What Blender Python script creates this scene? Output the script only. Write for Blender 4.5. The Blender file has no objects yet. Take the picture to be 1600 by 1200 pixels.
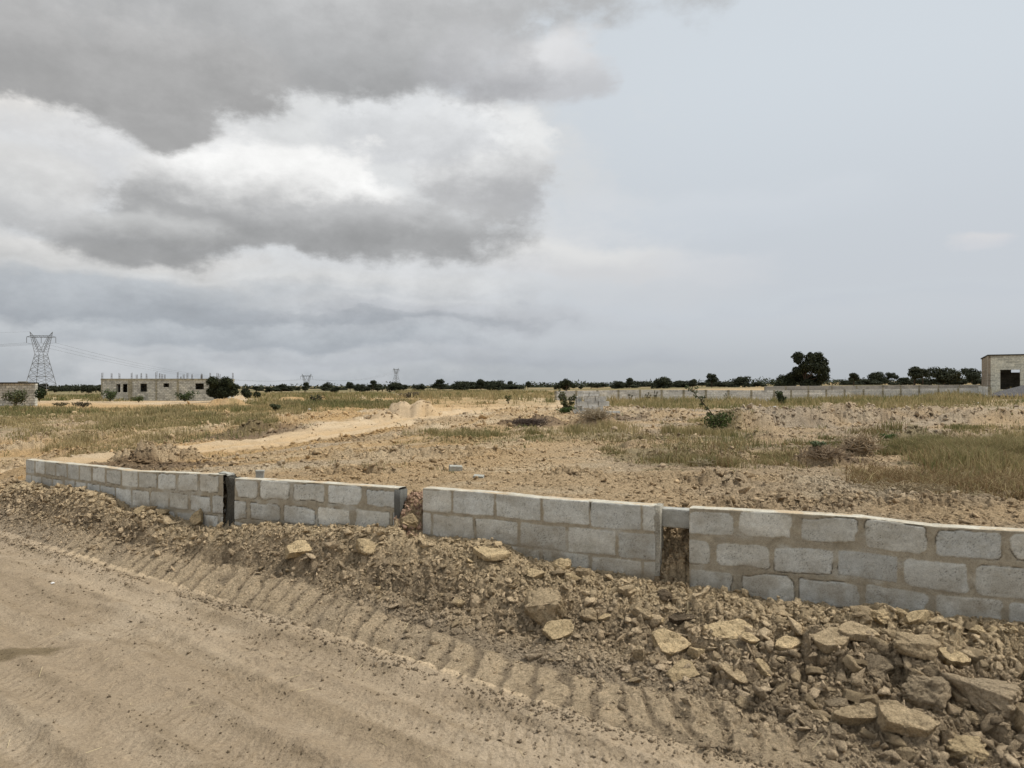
import bpy, bmesh, math, random
import numpy as np
from mathutils import Vector, Matrix
R = math.radians
scene = bpy.context.scene
COL = scene.collection
rng = np.random.default_rng(7); random.seed(7)

# ------------------------------------------------------------------ camera
F = 1110.0; CZ = 2.1; HY = 603.0
cam_d = bpy.data.cameras.new('camera'); cam = bpy.data.objects.new('camera', cam_d); COL.objects.link(cam)
cam.location = (0, 0, CZ); cam.rotation_euler = (R(90.155), 0, 0)
cam_d.sensor_width = 36; cam_d.lens = 36*F/1600; cam_d.clip_end = 30000; cam_d.clip_start = 0.05
scene.camera = cam
scene.view_settings.view_transform = 'Standard'; scene.view_settings.look = 'None'
scene.view_settings.exposure = 0.17; scene.view_settings.gamma = 1
scene.cycles.max_bounces = 5; scene.cycles.diffuse_bounces = 3; scene.cycles.transparent_max_bounces = 4

def s2l(c):
    return tuple(((v/255)/12.92 if v/255 <= 0.04045 else ((v/255+0.055)/1.055)**2.4) for v in c)

# ------------------------------------------------------------------ sun
SUN_EL, SUN_AZ = 60, 92      # azimuth clockwise from +Y (view direction)
sd = bpy.data.lights.new('sun', 'SUN'); sd.energy = 3.0; sd.angle = R(10); sd.color = (1.0, 0.95, 0.86)
sun = bpy.data.objects.new('sun', sd); COL.objects.link(sun)
dv = Vector((math.sin(R(SUN_AZ))*math.cos(R(SUN_EL)), math.cos(R(SUN_AZ))*math.cos(R(SUN_EL)), math.sin(R(SUN_EL))))
sun.rotation_euler = dv.to_track_quat('Z', 'Y').to_euler()

# ------------------------------------------------------------------ world: nishita sky behind procedural cloud layers
w = bpy.data.worlds.new('World'); scene.world = w; w.use_nodes = True
nt = w.node_tree; nt.nodes.clear(); N = nt.nodes; L = nt.links
def nd(t, **k):
    n = N.new(t)
    for a, b in k.items(): setattr(n, a, b)
    return n
def setin(n, i, v):
    if hasattr(v, 'links') or isinstance(v, bpy.types.NodeSocket): L.new(v, n.inputs[i])
    else: n.inputs[i].default_value = v
def M(op, a, b=None, c=None):
    n = nd('ShaderNodeMath', operation=op); setin(n, 0, a)
    if b is not None: setin(n, 1, b)
    if c is not None: setin(n, 2, c)
    return n.outputs[0]
def MR(v, a, b, c=0.0, d=1.0, smooth=True):
    n = nd('ShaderNodeMapRange', interpolation_type='SMOOTHSTEP' if smooth else 'LINEAR')
    setin(n, 0, v); setin(n, 1, a); setin(n, 2, b); setin(n, 3, c); setin(n, 4, d); return n.outputs[0]
def MIX(f, a, b):
    n = nd('ShaderNodeMix', data_type='RGBA'); setin(n, 0, f)
    for i, v in ((6, a), (7, b)):
        if isinstance(v, tuple): n.inputs[i].default_value = (*v[:3], 1)
        else: L.new(v, n.inputs[i])
    return n.outputs[2]
tc = nd('ShaderNodeTexCoord'); D = tc.outputs['Generated']
sp = nd('ShaderNodeSeparateXYZ'); L.new(D, sp.inputs[0])
A0 = M('ARCTAN2', sp.outputs[0], sp.outputs[1]); E0 = M('ARCSINE', sp.outputs[2])
def noise(scale, detail, rough, st=(1, 1, 2.2), off=0.0, dist=0.0):
    mp = nd('ShaderNodeMapping'); L.new(D, mp.inputs[0]); mp.inputs['Scale'].default_value = st; mp.inputs['Location'].default_value = (off, off*.7, off*.3)
    n = nd('ShaderNodeTexNoise'); L.new(mp.outputs[0], n.inputs['Vector'])
    n.inputs['Scale'].default_value = scale; n.inputs['Detail'].default_value = detail; n.inputs['Roughness'].default_value = rough; n.inputs['Distortion'].default_value = dist
    return n
n1 = noise(5.0, 7, .55); n2 = noise(3.2, 9, .6, off=4.3); n3 = noise(11, 8, .62, (1, 1, 1.6), 9.1)
sc1 = nd('ShaderNodeSeparateColor'); L.new(n1.outputs[1], sc1.inputs[0])
wx = M('SUBTRACT', sc1.outputs[0], .5); wy = M('SUBTRACT', sc1.outputs[1], .5)
A = M('MULTIPLY_ADD', wx, .16, A0); E = M('MULTIPLY_ADD', wy, .09, E0)
NA = M('SUBTRACT', n2.outputs[0], .5); NB = M('SUBTRACT', n3.outputs[0], .5)
K = 10.0
def cc(c, g=.975): return tuple(x*K*g for x in s2l(c))
sky = nd('ShaderNodeTexSky', sky_type='NISHITA', sun_disc=False, sun_elevation=R(SUN_EL), sun_rotation=R(SUN_AZ), air_density=1.0, dust_density=3.0)
# clear part: milky vertical gradient mixed with the physical sky
g1 = MIX(MR(E0, 0.0, .10), cc((176, 181, 186)), cc((192, 197, 203)))
g2 = MIX(MR(E0, .10, .42), g1, cc((203, 210, 216)))
lft = MR(A0, -.55, .35)
g3 = MIX(lft, MIX(MR(E0, 0.0, .14), cc((166, 171, 176)), cc((196, 199, 202))), g2)
base = MIX(.05, g3, sky.outputs[0])
cur = base
def cloud(px, py, rx, ry, top, bot, op=1.0, soft=.45, kn=1.3, ks=1.2, tb=(-.7, .7), kf=1.15):
    global cur; soft = soft*(.62 if ry > 40 else .9)
    a0 = math.atan((px-800)/F); e0 = math.atan((HY-py)/F*math.cos(a0))
    ra = rx/F*math.cos(a0)**2; re = ry/F*math.cos(a0)
    dx = M('DIVIDE', M('SUBTRACT', A, a0), ra); dy = M('DIVIDE', M('SUBTRACT', E, e0), re)
    d = M('SQRT', M('ADD', M('MULTIPLY', dx, dx), M('MULTIPLY', dy, dy)))
    d = M('MULTIPLY_ADD', NA, kn, d); d = M('MULTIPLY_ADD', NB, kf, d)
    m = MR(d, 1+soft, 1-soft, 0, op)
    t = MR(M('MULTIPLY_ADD', NB, ks*.7, M('MULTIPLY_ADD', NA, ks, dy)), tb[0], tb[1])
    cur = MIX(m, cur, MIX(t, cc(bot), cc(top)))
# (pixel centre, radii, top colour, base colour)
cloud(330, 300, 620, 290, (212, 213, 213), (198, 201, 204), .85, .4, .9)
cloud(760, 440, 330, 90, (212, 213, 214), (192, 196, 201), .6, .5)
cloud(150, 462, 460, 42, (176, 181, 186), (150, 156, 163), .9, .5, 1.2)
cloud(380, 520, 380, 24, (172, 178, 184), (151, 158, 166), .75, .6, 1.2)
cloud(690, 500, 260, 16, (178, 181, 186), (166, 170, 176), .6, .6, 1.2)
cloud(760, 555, 430, 18, (176, 181, 188), (166, 171, 178), .6, .6, 1.0)
cloud(150, 408, 330, 26, (210, 209, 207), (192, 192, 191), .8, .5, 1.2)
cloud(560, 455, 260, 26, (207, 208, 208), (188, 191, 194), .7, .6, 1.6)
cloud(890, 408, 130, 26, (216, 216, 215), (200, 201, 203), .75, .5, 1.4)
cloud(1110, 420, 90, 20, (208, 209, 212), (202, 204, 208), .3, .6, 1.4)
cloud(1530, 365, 52, 17, (212, 210, 210), (203, 204, 208), .6, .5, 1.2)
cloud(60, 180, 150, 50, (222, 220, 217), (190, 189, 188), .95, .35, 1.1)
cloud(320, 262, 330, 70, (214, 215, 216), (200, 201, 203), .8, .4, 1.3)
cloud(740, 262, 125, 96, (226, 227, 227), (172, 173, 175), .97, .25, 1.0, 1.2, (-.6, .5))
cloud(640, 210, 150, 60, (214, 216, 218), (200, 202, 205), .8, .4, 1.1)
cloud(430, 312, 250, 98, (238, 238, 237), (158, 159, 160), .97, .25, .9, 1.0, (-.35, .62))
cloud(215, 372, 170, 46, (194, 195, 195), (150, 151, 152), .93, .4, 1.0, 1.0, (-.3, .9))
cloud(600, 362, 230, 54, (190, 191, 192), (152, 153, 154), .9, .4, 1.0, 1.0, (-.3, 1.0))
cloud(30, 300, 130, 60, (214, 214, 213), (182, 183, 184), .8, .5, 1.1)
cloud(560, 66, 320, 88, (184, 185, 186), (156, 157, 158), .97, .3, .9, 1.0, (-.9, 1.2))
cloud(120, 60, 420, 96, (186, 186, 186), (158, 158, 158), .97, .25, .8, 1.0, (-.9, 1.3))
cloud(215, 165, 115, 66, (166, 166, 166), (158, 158, 158), .95, .3, .8)
cloud(420, -60, 600, 110, (196, 197, 198), (172, 173, 174), .9, .4, .8)
cloud(870, 112, 75, 44, (216, 216, 217), (184, 185, 188), .85, .4, 1.1)
cloud(760, 100, 110, 60, (188, 189, 191), (170, 171, 174), .8, .5, 1.1)
cloud(620, 480, 200, 10, (200, 202, 204), (184, 187, 191), .6, .6, 1.6)
cloud(330, 440, 300, 8, (205, 206, 206), (190, 192, 194), .6, .6, 1.6)
cloud(420, 545, 420, 9, (186, 190, 194), (178, 182, 187), .6, .6, 1.3)
cloud(540, 500, 330, 7, (160, 165, 171), (152, 158, 165), .55, .6, 1.5)
cloud(1300, 470, 420, 14, (192, 198, 204), (188, 194, 201), .5, .7, 1.3)
cloud(1100, 330, 240, 30, (204, 209, 215), (198, 204, 211), .4, .7, 1.6)
n4 = noise(26, 6, .65, (1, 1, 1.5), 2.7)
tx = M('MULTIPLY', MR(n3.outputs[0], .32, .68, .94, 1.05), MR(n4.outputs[0], .3, .7, .965, 1.03)); vm = nd('ShaderNodeVectorMath', operation='SCALE'); L.new(cur, vm.inputs[0]); L.new(tx, vm.inputs['Scale'])
cur = MIX(MR(A0, .12, -.05), cur, vm.outputs[0])
# soft large-scale cover for the part of the sky behind the camera
bk = MR(M('ABSOLUTE', A0), .9, 1.6)
cur = MIX(M('MULTIPLY', bk, .9), cur, MIX(MR(n2.outputs[0], .35, .65), cc((172, 176, 182)), cc((218, 219, 220))))
zen = MR(E0, .62, 1.0)
cur = MIX(M('MULTIPLY', zen, .8), cur, MIX(MR(n2.outputs[0], .35, .65), cc((186, 190, 198)), cc((224, 225, 226))))
bg = nd('ShaderNodeBackground'); L.new(cur, bg.inputs[0]); bg.inputs[1].default_value = 1.0/K
ou = nd('ShaderNodeOutputWorld'); L.new(bg.outputs[0], ou.inputs[0])

# ------------------------------------------------------------------ numpy noise
def _h(ix, iy, s):
    n = (ix.astype(np.int64)*374761393 + iy.astype(np.int64)*668265263 + s*1442695041) & 0xffffffff
    n = ((n ^ (n >> 13))*1274126177) & 0xffffffff
    n = ((n ^ (n >> 16))*2246822519) & 0xffffffff
    return ((n ^ (n >> 15)) & 0xffffff)/float(0xffffff)
def vn(x, y, s=0):
    ix = np.floor(x); iy = np.floor(y); fx = x-ix; fy = y-iy
    u = fx*fx*fx*(fx*(fx*6-15)+10); v = fy*fy*fy*(fy*(fy*6-15)+10)
    a = _h(ix, iy, s); b = _h(ix+1, iy, s); c = _h(ix, iy+1, s); d = _h(ix+1, iy+1, s)
    return ((a*(1-u)+b*u)*(1-v)+(c*(1-u)+d*u)*v)*2-1
def fbm(x, y, o=4, s=0, g=.5):
    t = 0; a = 1.0; n = 0
    for i in range(o):
        t = t+a*vn(x*2**i+17.3*i, y*2**i-9.1*i, s+i); n += a; a *= g
    return t/n
def voro(x, y, s=0, jit=.9):
    ix = np.floor(x); iy = np.floor(y)
    f1 = np.full(x.shape, 9.); f2 = np.full(x.shape, 9.); bx = np.zeros(x.shape); by = bx.copy(); cx = bx.copy(); cy = bx.copy()
    for i in (-1, 0, 1):
        for j in (-1, 0, 1):
            gx = ix+i; gy = iy+j
            px = gx+.5+(_h(gx, gy, s)-.5)*jit-x; py = gy+.5+(_h(gx, gy, s+77)-.5)*jit-y
            d = np.sqrt(px*px+py*py); nw = d < f1
            f2 = np.where(nw, f1, np.minimum(f2, d)); f1 = np.where(nw, d, f1)
            bx = np.where(nw, px, bx); by = np.where(nw, py, by); cx = np.where(nw, gx, cx); cy = np.where(nw, gy, cy)
    return f1, f2, bx, by, cx, cy
def ss(a, b, x):
    t = np.clip((x-a)/(b-a), 0, 1); return t*t*(3-2*t)
def lumps(x, y, size, s, tilt=1.2, crack=.5, cw=.22):
    "faceted clod relief, about -1..1 in units of the clod size"
    wx = x/size+.25*vn(x/size*1.7, y/size*1.7, s+5); wy = y/size+.25*vn(x/size*1.7+9, y/size*1.7, s+6)
    f1, f2, bx, by, cx, cy = voro(wx, wy, s)
    h = _h(cx, cy, s+1)-.5; tx = _h(cx, cy, s+2)-.5; ty = _h(cx, cy, s+3)-.5
    return h*.9+(tx*bx+ty*by)*tilt-crack*(1-ss(0, cw, f2-f1))

# ------------------------------------------------------------------ projection helpers
def P(px, py, Z): return np.array(((px-800)/F*Z, Z, CZ+(HY-py)/F*Z))

# terrain control points (pixel x, pixel y, depth)
CP = [(200,736,11.0),(350,741,9.4),(600,758,8.0),(900,780,7.0),(1300,805,6.3),(1600,830,5.6),(1900,850,5.0),
      (100,718,15.0),(0,745,15.5),(-200,755,15),(300,707,14.6),(600,702,13.8),(900,702,13.6),(1200,702,13.4),(1600,704,12.8),(1800,704,12.5),
      (-100,660,30),(0,652,31),(300,655,30),(600,650,29),(900,650,28),(1200,650,27),(1600,653,24),(1800,653,24),
      (0,630,70),(240,627,92),(450,623,90),(700,622,78),(900,629,70),(1200,628,76),(1400,626,66),(1540,619,60),(1800,618,60),
      (-100,612,300),(240,612,300),(500,612,300),(800,608,300),(1100,605,300),(1400,602,300),(1700,602,300),
      (-100,609,1500),(500,609,1500),(800,606,1500),(1100,601,1500),(1400,597,1500),(1700,597,1500)]
CPW = np.array([P(*c) for c in CP]); CPa = np.arctan2(CPW[:, 0], CPW[:, 1]); CPl = np.log(np.hypot(CPW[:, 0], CPW[:, 1]))
def land(x, y):
    a = np.arctan2(x, y); l = np.log(np.maximum(np.hypot(x, y), 4.5))
    a = np.clip(a, -.85, .85)
    num = 0; den = 0
    for i in range(len(CP)):
        d2 = ((a-CPa[i])*1.6)**2+((l-CPl[i])*1.0)**2+.004
        w_ = d2**-2.5; num = num+w_*CPW[i, 2]; den = den+w_
    return num/den

# wall line in plan with pixel columns of the sections
WX = np.array([-14.2, -8.34, -5.889, -5.217, -3.449, -3.2, 3.755, 12.0])
WY = np.array([16.6, 12.2, 10.2, 9.7, 8.45, 8.19, 5.21, 1.7])
def polyline(x, y, X, Y):
    "distance along, signed distance (positive to the left of travel)"
    best = np.full(x.shape, 1e9); su = np.zeros(x.shape); sd_ = np.zeros(x.shape); acc = 0
    for i in range(len(X)-1):
        dx = X[i+1]-X[i]; dy = Y[i+1]-Y[i]; ln = math.hypot(dx, dy); tx = dx/ln; ty = dy/ln
        t = (x-X[i])*tx+(y-Y[i])*ty
        tcl = np.clip(t, 0 if i > 0 else -1e9, ln if i < len(X)-2 else 1e9)
        ex = x-(X[i]+tcl*tx); ey = y-(Y[i]+tcl*ty); d = np.hypot(ex, ey)
        sg = np.sign(tx*(y-Y[i])-ty*(x-X[i])); nw = d < best
        best = np.where(nw, d, best); su = np.where(nw, acc+tcl, su); sd_ = np.where(nw, d*sg, sd_); acc += ln
    return su, sd_
def ulen(X, Y): return np.concatenate([[0], np.cumsum(np.hypot(np.diff(X), np.diff(Y)))])
WU = ulen(WX, WY)
def wall_at_px(px):
    "plan point of the wall face on the pixel column"
    k = (px-800)/F
    for i in range(len(WX)-1):
        dx = WX[i+1]-WX[i]; dy = WY[i+1]-WY[i]
        den = dx-k*dy
        t = (k*WY[i]-WX[i])/den
        if -1e-6 <= t <= 1+1e-6 and WY[i]+t*dy > 0: return WX[i]+t*dx, WY[i]+t*dy, WU[i]+t*math.hypot(dx, dy)
    return None
FX = np.array([-14.0, -7.4, -1.32, .6, 1.58, 5.0, 9.0]); FY = np.array([15.4, 10.3, 5.87, 4.42, 3.8, 2.3, .3])
# bank crest silhouette against the wall (pixels)
CR = [(41,760),(60,758),(100,765),(150,768),(190,777),(215,797),(260,802),(300,815),(350,828),(400,826),(450,822),(520,830),(625,829),(660,828),(720,845),(800,853),(860,882),(920,896),(1000,908),(1080,925),(1150,932),(1230,947),(1300,957),(1400,963),(1500,976),(1600,986)]
cu, ch = [], []
for px, py in CR:
    X_, Y_, U_ = wall_at_px(px); cu.append(U_-.15); ch.append(CZ+(HY-py)/F*(Y_-.22))
cu = np.array(cu); ch = np.array(ch)
U_END = WU[1]      # left end of the wall
# gaps between wall sections (u ranges)
def U(px): return wall_at_px(px)[2]
GAPS = [(U(349), U(366)), (U(623), U(661)), (U(1024), U(1077))]

# the lug-tyre imprint track on the foot of the bank, the sandy track behind
def gp(px, py, z): Z = (CZ-z)*F/(py-HY); return ((px-800)/F*Z, Z)
LT = np.array([(-50., 40.), (50., 40.)])
TRK = np.array([gp(*a) for a in ((-300,735,.3),(0,733,.3),(120,716,.5),(260,704,.65),(400,687,.75),(520,668,.8),(640,652,.8),(740,642,.7),(850,636,.6),(960,632,.5))])
RUT = [np.array([(x_, y_-o) for x_, y_ in zip(FX, FY)]) for o in (.55, 1.3, 1.9, 2.9, .95, 2.35)]

# heaps behind the wall: px, py (base), width px, height px, aspect, rough
HEAPS = [(228,722,140,20,.5,1.0),(205,724,70,10,.5,1.0),(640,650,90,19,.6,1.0),(598,653,70,10,.5,1.),(345,637,75,11,.5,.5),(300,638,60,6,.5,.3),(430,658,80,9,.4,.8),(395,672,70,10,.4,.9),
         (497,632,40,10,.6,.8),(455,632,50,9,.6,.5),(1168,672,110,22,.5,.9),(1240,668,220,22,.35,.9),(1420,660,260,16,.3,.9),(1560,662,180,16,.3,1),(1340,712,60,20,.6,1),(1285,726,100,20,.5,1),
         (1180,648,120,10,.4,.9),(980,646,180,7,.4,.9),(720,712,190,8,.3,1),(830,664,110,8,.5,1.0),(930,668,90,14,.5,.9),(1250,800,240,8,.4,1),(1450,796,300,8,.4,1.0),(20,705,90,8,.4,1),(90,712,80,8,.4,1),
         (1100,720,200,9,.4,.9),(560,715,200,5,.4,1),(1500,690,160,9,.4,.8),(700,690,100,6,.5,.9),(1040,655,90,9,.5,1),(1330,650,120,13,.45,1),(1500,652,140,13,.4,1),(1200,690,90,12,.5,1),(1430,690,80,10,.5,1),(900,745,120,7,.4,1),(560,740,140,7,.4,1),(1120,760,140,8,.4,1),(1000,700,60,6,.5,1)]
def hit_land(px, py):
    Zs = np.exp(np.linspace(math.log(5.2), math.log(1400), 900))
    x = (px-800)/F*Zs; z = CZ+(HY-py)/F*Zs
    g = land(x, Zs); below = np.where(z <= g)[0]
    return Zs[below[0]] if len(below) else 1200.
HP = []
for px, py, wp, hp, asp, ro in HEAPS:
    Z = hit_land(px, py); HP.append(((px-800)/F*Z, Z+wp/F*Z*asp*.5, wp/F*Z*.5, wp/F*Z*asp*.6, hp/F*Z, ro))

def fields(x, y):
    u, s = polyline(x, y, WX, WY)
    _, f = polyline(x, y, FX, FY)
    r = np.hypot(x, y)
    tu, tt = polyline(x, y, TRK[:, 0], TRK[:, 1])
    lu, lt = polyline(x, y, LT[:, 0], LT[:, 1])
    return u, s, f, r, tu, tt, lu, lt
def track_w(tu): return 1.15+.03*tu
def H(x, y, detail=True, full=False):
    x = np.asarray(x, float); y = np.asarray(y, float)
    u, s, f, r, tu, tt, lu, lt = fields(x, y)
    near = ss(70, 30, r)
    ld = land(x, y)
    rough = 0.30+.7*ss(-.25, .25, fbm(x*.35, y*.35, 2, 40))
    trk = ss(track_w(tu)*1.25, track_w(tu)*.8, np.abs(tt+.7*vn(tu*.35, tu*0, 3)+.35*fbm(tu*1.1, tt*1.1, 3, 6)))
    trk = np.where(r > 90, 0, trk)
    hp = 0; hr = 0
    for hx, hy, rx, ry, hh, ro in HP:
        d = ((x-hx)/rx)**2+((y-hy)/ry)**2+.5*vn(x/rx*2.2, y/rx*2.2, 91)
        g = ss(1.25, .0, d); hp = hp+hh*g*1.25; hr = np.maximum(hr, ro*ss(1.3, .5, d))
    # land behind: clods and tyre-rutted soil
    ru = ss(.2, .9, fbm(x*.9+.5*y, y*2.6, 3, 60))
    l1 = .045*fbm(x*.8, y*.8, 3, 11)+.035*fbm(x*3, y*5, 4, 12)*rough+.05*ss(.1, .5, fbm(x*.55+3, y*1.1, 3, 14))*fbm(x*5, y*5, 3, 15)
    l2 = .075*np.maximum(lumps(x, y, .16, 21), -.2)*rough*(.25+.75*ss(.0, .5, fbm(x*.9, y*1.3, 3, 22)))+.034*lumps(x, y, .07, 23)*rough
    l3 = hr*(.10*np.clip(lumps(x, y, .28, 25), -.5, 1)+.05*lumps(x, y, .12, 26))
    scale_far = np.clip(r/12, 1, 3.0)
    swp = ss(.18, -.08, np.arctan2(x, y))*ss(14, 2, np.abs(tt))*ss(60, 45, r); l1 = l1+swp*(.06*fbm(tt*1.9, tu*.22, 4, 17)+.02*fbm(tt*5, tu*.6, 3, 18))
    zl = ld+hp+near*(l1*scale_far*.9+(l2*scale_far*.9+l3)*(1-trk*.85))+ss(20, 80, r)*ss(900, 300, r)*.25*fbm(x*.03, y*.03, 3, 33)
    zl = zl-trk*near*(.05-.035*np.cos(np.clip(np.abs(tt)/.85, 0, 1.3)*6.28)*-1)
    # left-end: the wall stops, the ground runs down to the road
    m = ss(U_END-3.2, U_END+.1, u+.0*x)
    # bank
    q = np.clip(s, -9, 0)*-1; dd = q/np.maximum(q+np.maximum(f, 0)+1e-6, .05); q = np.where(f <= 0, 1.0, dd)
    hc = np.interp(u, cu, ch)
    hc = hc*ss(U_END-3.5, U_END-.2, u)
    right = ss(U(980), U(1250), u)
    # profile: wall side, crest, shoulder, shelf
    prof_l = np.interp(q, [0, .12, .28, .42, .56, .75, 1.0], [.97, .99, .95, .68, .36, .18, .0])
    prof_r = np.interp(q, [0, .15, .35, .5, .65, .85, 1.0], [.97, .99, .96, .74, .38, .12, .0])
    prof = prof_l*(1-right)+prof_r*right
    amp = np.interp(q, [0, .2, .45, .56, .72, 1.0, 1.01], [.5, .9, 1.0, .75, .22, .06, .0])
    amp = amp+(right*.55)*ss(1.0, .75, q)*ss(.05, .25, q)
    lug = ss(.27, .19, np.abs(lt+.05*vn(lu*1.3, lu*0, 8)+.03*fbm(x*8, y*8, 2, 7)))*ss(U(120), U(260), u)*ss(U(1330), U(1150), u)*ss(-1.1, -.35, fbm(lu*.9, lt*1.5, 2, 19))
    amp = amp*(1-.75*lug*(.4+.6*ss(-.3, .2, fbm(x*3, y*3, 2, 18))))
    bw = ss(U_END-3.0, U_END-.6, u)
    big = np.clip(lumps(x+.1*fbm(x*4, y*4, 2, 70), y, .34, 31, 1.5, .45, .2), -.6, 1)
    mid = lumps(x, y, .15, 32, 1.5, .5, .2); sm = lumps(x, y, .06, 34, 1.3, .5, .25)
    scl = lumps(x*.8+.6*y, y*1.5-.4*x, .11, 38, 2.2, .55, .25); dz = .66*amp*(.095*big*(.45+.9*right+.5*ss(0, .4, fbm(x, y, 2, 37)))+.07*mid+.038*sm+.055*np.clip(scl, -.8, .25)*(1-.4*right))+amp*.05*fbm(x*2.2, y*2.2, 3, 36)
    zb = hc*prof*1.0+dz*bw
    # lug pads
    ph = lu/.235+lt*1.9+.8*vn(lu*1.1, lt*2, 9)+.22*vn(lu*7, lt*7, 15)
    fr = np.abs(ph-np.floor(ph)-.5)*2
    pad = ss(.95, .6, fr+.30*fbm(x*9, y*9, 3, 16))*ss(.25, .17, np.abs(lt))
    zb = zb+lug*(.036*pad-.024)*(.6+.4*vn(lu*1.7, lt*2, 10))+lug*.012*fbm(x*14, y*14, 3, 24)+.03*amp*0+.013*ss(-.2, .3, fbm(lu*2.5, lt*3, 3, 21))*np.exp(-((np.abs(lt)-.31)/.05)**2)*ss(U(120), U(260), u)*(1+fbm(x*12, y*12, 2, 20))
    # road surface: shallow ruts along the road
    road = ss(.05, -.25, f)
    zr = 0; rut = 0
    for k, rr in enumerate(RUT):
        _, t = polyline(x, y, rr[:, 0], rr[:, 1]); t = t+.12*fbm(x*.6, y*.6, 2, 50+k)
        zr = zr-(.045, .04, .03, .045, .015, .02)[k]*np.exp(-(t/.13)**2)+(.026, .022, .018, .028, .012, .016)[k]*np.exp(-((np.abs(t)-.22)/.06)**2)*(1+.9*fbm(x*9, y*9, 2, 69+k))
        rut = np.maximum(rut, (np.exp(-((np.abs(t)-.16)/.05)**2)+.9*np.exp(-(t/.1)**2)*(np.abs(((u/.09+t*4) % 1)-.5) < .16))*ss(-.35, .25, fbm(x*1.2+7*k, y*1.2, 3, 80+k)))
        ft = np.abs(((u/.11+t*3) % 1)-.5)
        zr = zr+.022*np.exp(-(t/.12)**2)*(ft-.25)*ss(-.1, .4, fbm(u*.8, t, 2, 66+k))
    zr = zr+.018*fbm(f*4.0, u*.5, 4, 51)+.02*fbm(x*.7, y*.7, 3, 52)+.008*fbm(x*6, y*6, 3, 53)+.016*lumps(x, y, .045, 54)*ss(.0, .45, fbm(x*1.1+.6*y, y*2.2, 3, 55))+.0035*fbm(x*32, y*32, 2, 59)*(r < 14)
    zr = zr+.03*fbm(x*9, y*9, 3, 58)*ss(-.5, 0, f)*.7
    zb = zb+amp*.012*lumps(x, y, .028, 39)*(r < 12); zf = zb+zr*(ss(.3, -.2, f)*.7+.3*0)+.006*fbm(x*12, y*12, 2, 57)
    zf = np.where(f > 0, zf, zf)
    front = zf*m+(1-m)*ld
    # step hidden inside the wall; slumped soil in the gaps
    ingap = 0
    for a, b in GAPS[1:]: ingap = np.maximum(ingap, ss(a-.02, a+.06, u)*ss(b+.02, b-.06, u))
    e0 = .02*(1-ingap)+(-.10)*ingap; e1 = .13*(1-ingap)+(.20)*ingap; g3m = ss(U(900), U(1000), u)*ingap; e1 = e1+.22*g3m-.09*(ingap-g3m); e0 = e0+.08*g3m-.05*(ingap-g3m)
    st = s+ingap*(.09*lumps(x*1.0, y, .09, 71)+.05*fbm(x*18, y*18, 3, 72))
    k = np.clip((st-e0)/(e1-e0), 0, 1); k = k*(1-ingap)+k**.7*ingap
    mix = ss(U_END-.1, U_END+.02, u)
    k = k*mix+ss(-2.2, .5, s)*(1-mix)
    zl2 = zl-ss(.5, .1, s)*.07
    z = front*(1-k)+zl2*k
    if full: return z, dict(u=u, s=s, f=f, r=r, q=q, trk=trk, lt=lt, lug=lug, pad=pad, hr=hr, rough=rough, swp=swp, tu=tu, right=right, amp=amp, tt=tt, k=k, m=m, big=big, mid=mid, rut=rut)
    return z

def hit(px, py, zmax=1500):
    Zs = np.exp(np.linspace(math.log(2.2), math.log(zmax), 1600))
    x = (px-800)/F*Zs; z = CZ+(HY-py)/F*Zs
    g = H(x, Zs); b = np.where(z <= g)[0]
    Z = Zs[b[0]] if len(b) else zmax*.3
    return np.array(((px-800)/F*Z, Z, float(H(np.array([(px-800)/F*Z]), np.array([Z]))[0])))
LT = np.array([hit(*a)[:2] for a in ((120,852),(219,880),(312,905),(437,932),(512,962),(620,1000),(700,1028),(832,1066),(970,1100),(1110,1128),(1250,1160),(1400,1200))])
def h1(x, y): return float(H(np.array([x]), np.array([y]))[0])

# grass patches: pixel polygons dropped on the land; (polygon, tufts, height, green 0..1, thickness)
GP = [('a', [(-60,670),(110,684),(95,700),(230,704),(330,690),(440,668),(440,655),(300,645),(0,655),(-60,658)], 2900, .38, .12),
      ('b', [(-60,655),(160,662),(420,650),(640,640),(640,628),(400,634),(330,640),(0,642),(-60,645)], 3600, .36, .45),
      ('c', [(-60,626),(150,628),(330,626),(330,622),(150,619),(-60,616)], 1300, .45, .55),
      ('d', [(390,632),(600,630),(640,622),(600,614),(390,614)], 1500, .45, .45),
      ('e', [(640,632),(870,634),(870,613),(620,612)], 2700, .45, .25),
      ('f', [(880,634),(1000,640),(1150,642),(1290,647),(1400,648),(1600,634),(1640,618),(1530,614),(1380,626),(1000,627)], 4200, .5, .33),
      ('g', [(612,700),(700,694),(850,694),(1010,690),(1010,668),(860,672),(700,672),(640,676)], 800, .26, .2),
      ('h', [(940,705),(1020,735),(1180,742),(1260,725),(1250,700),(1130,690),(1010,680),(960,690)], 1100, .24, .3),
      ('i', [(1370,740),(1450,772),(1640,785),(1660,700),(1500,697),(1400,705),(1380,722)], 3600, .27, .34),
      ('j', [(1180,690),(1280,700),(1400,712),(1500,690),(1400,672),(1300,690)], 500, .2, .4),
      ('k', [(1560,700),(1640,700),(1640,670),(1500,668)], 350, .22, .4),
      ('l', [(1100,655),(1030,690),(1140,700),(1200,690),(1180,670)], 380, .26, .5)]
GW = []
for nm, poly, n, hh, gr in GP:
    pts = []
    for px, py in poly:
        Z = hit_land(px, py); pts.append(((px-800)/F*Z, Z))
    GW.append((nm, np.array(pts), n, hh, gr))
def inpoly(x, y, pts):
    c = np.zeros(x.shape, bool); n = len(pts)
    for i in range(n):
        x1, y1 = pts[i]; x2, y2 = pts[(i+1) % n]
        cond = ((y1 > y) != (y2 > y))
        xi = (x2-x1)*(y-y1)/((y2-y1) if y2 != y1 else 1e-9)+x1
        c ^= cond & (x < xi)
    return c

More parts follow.
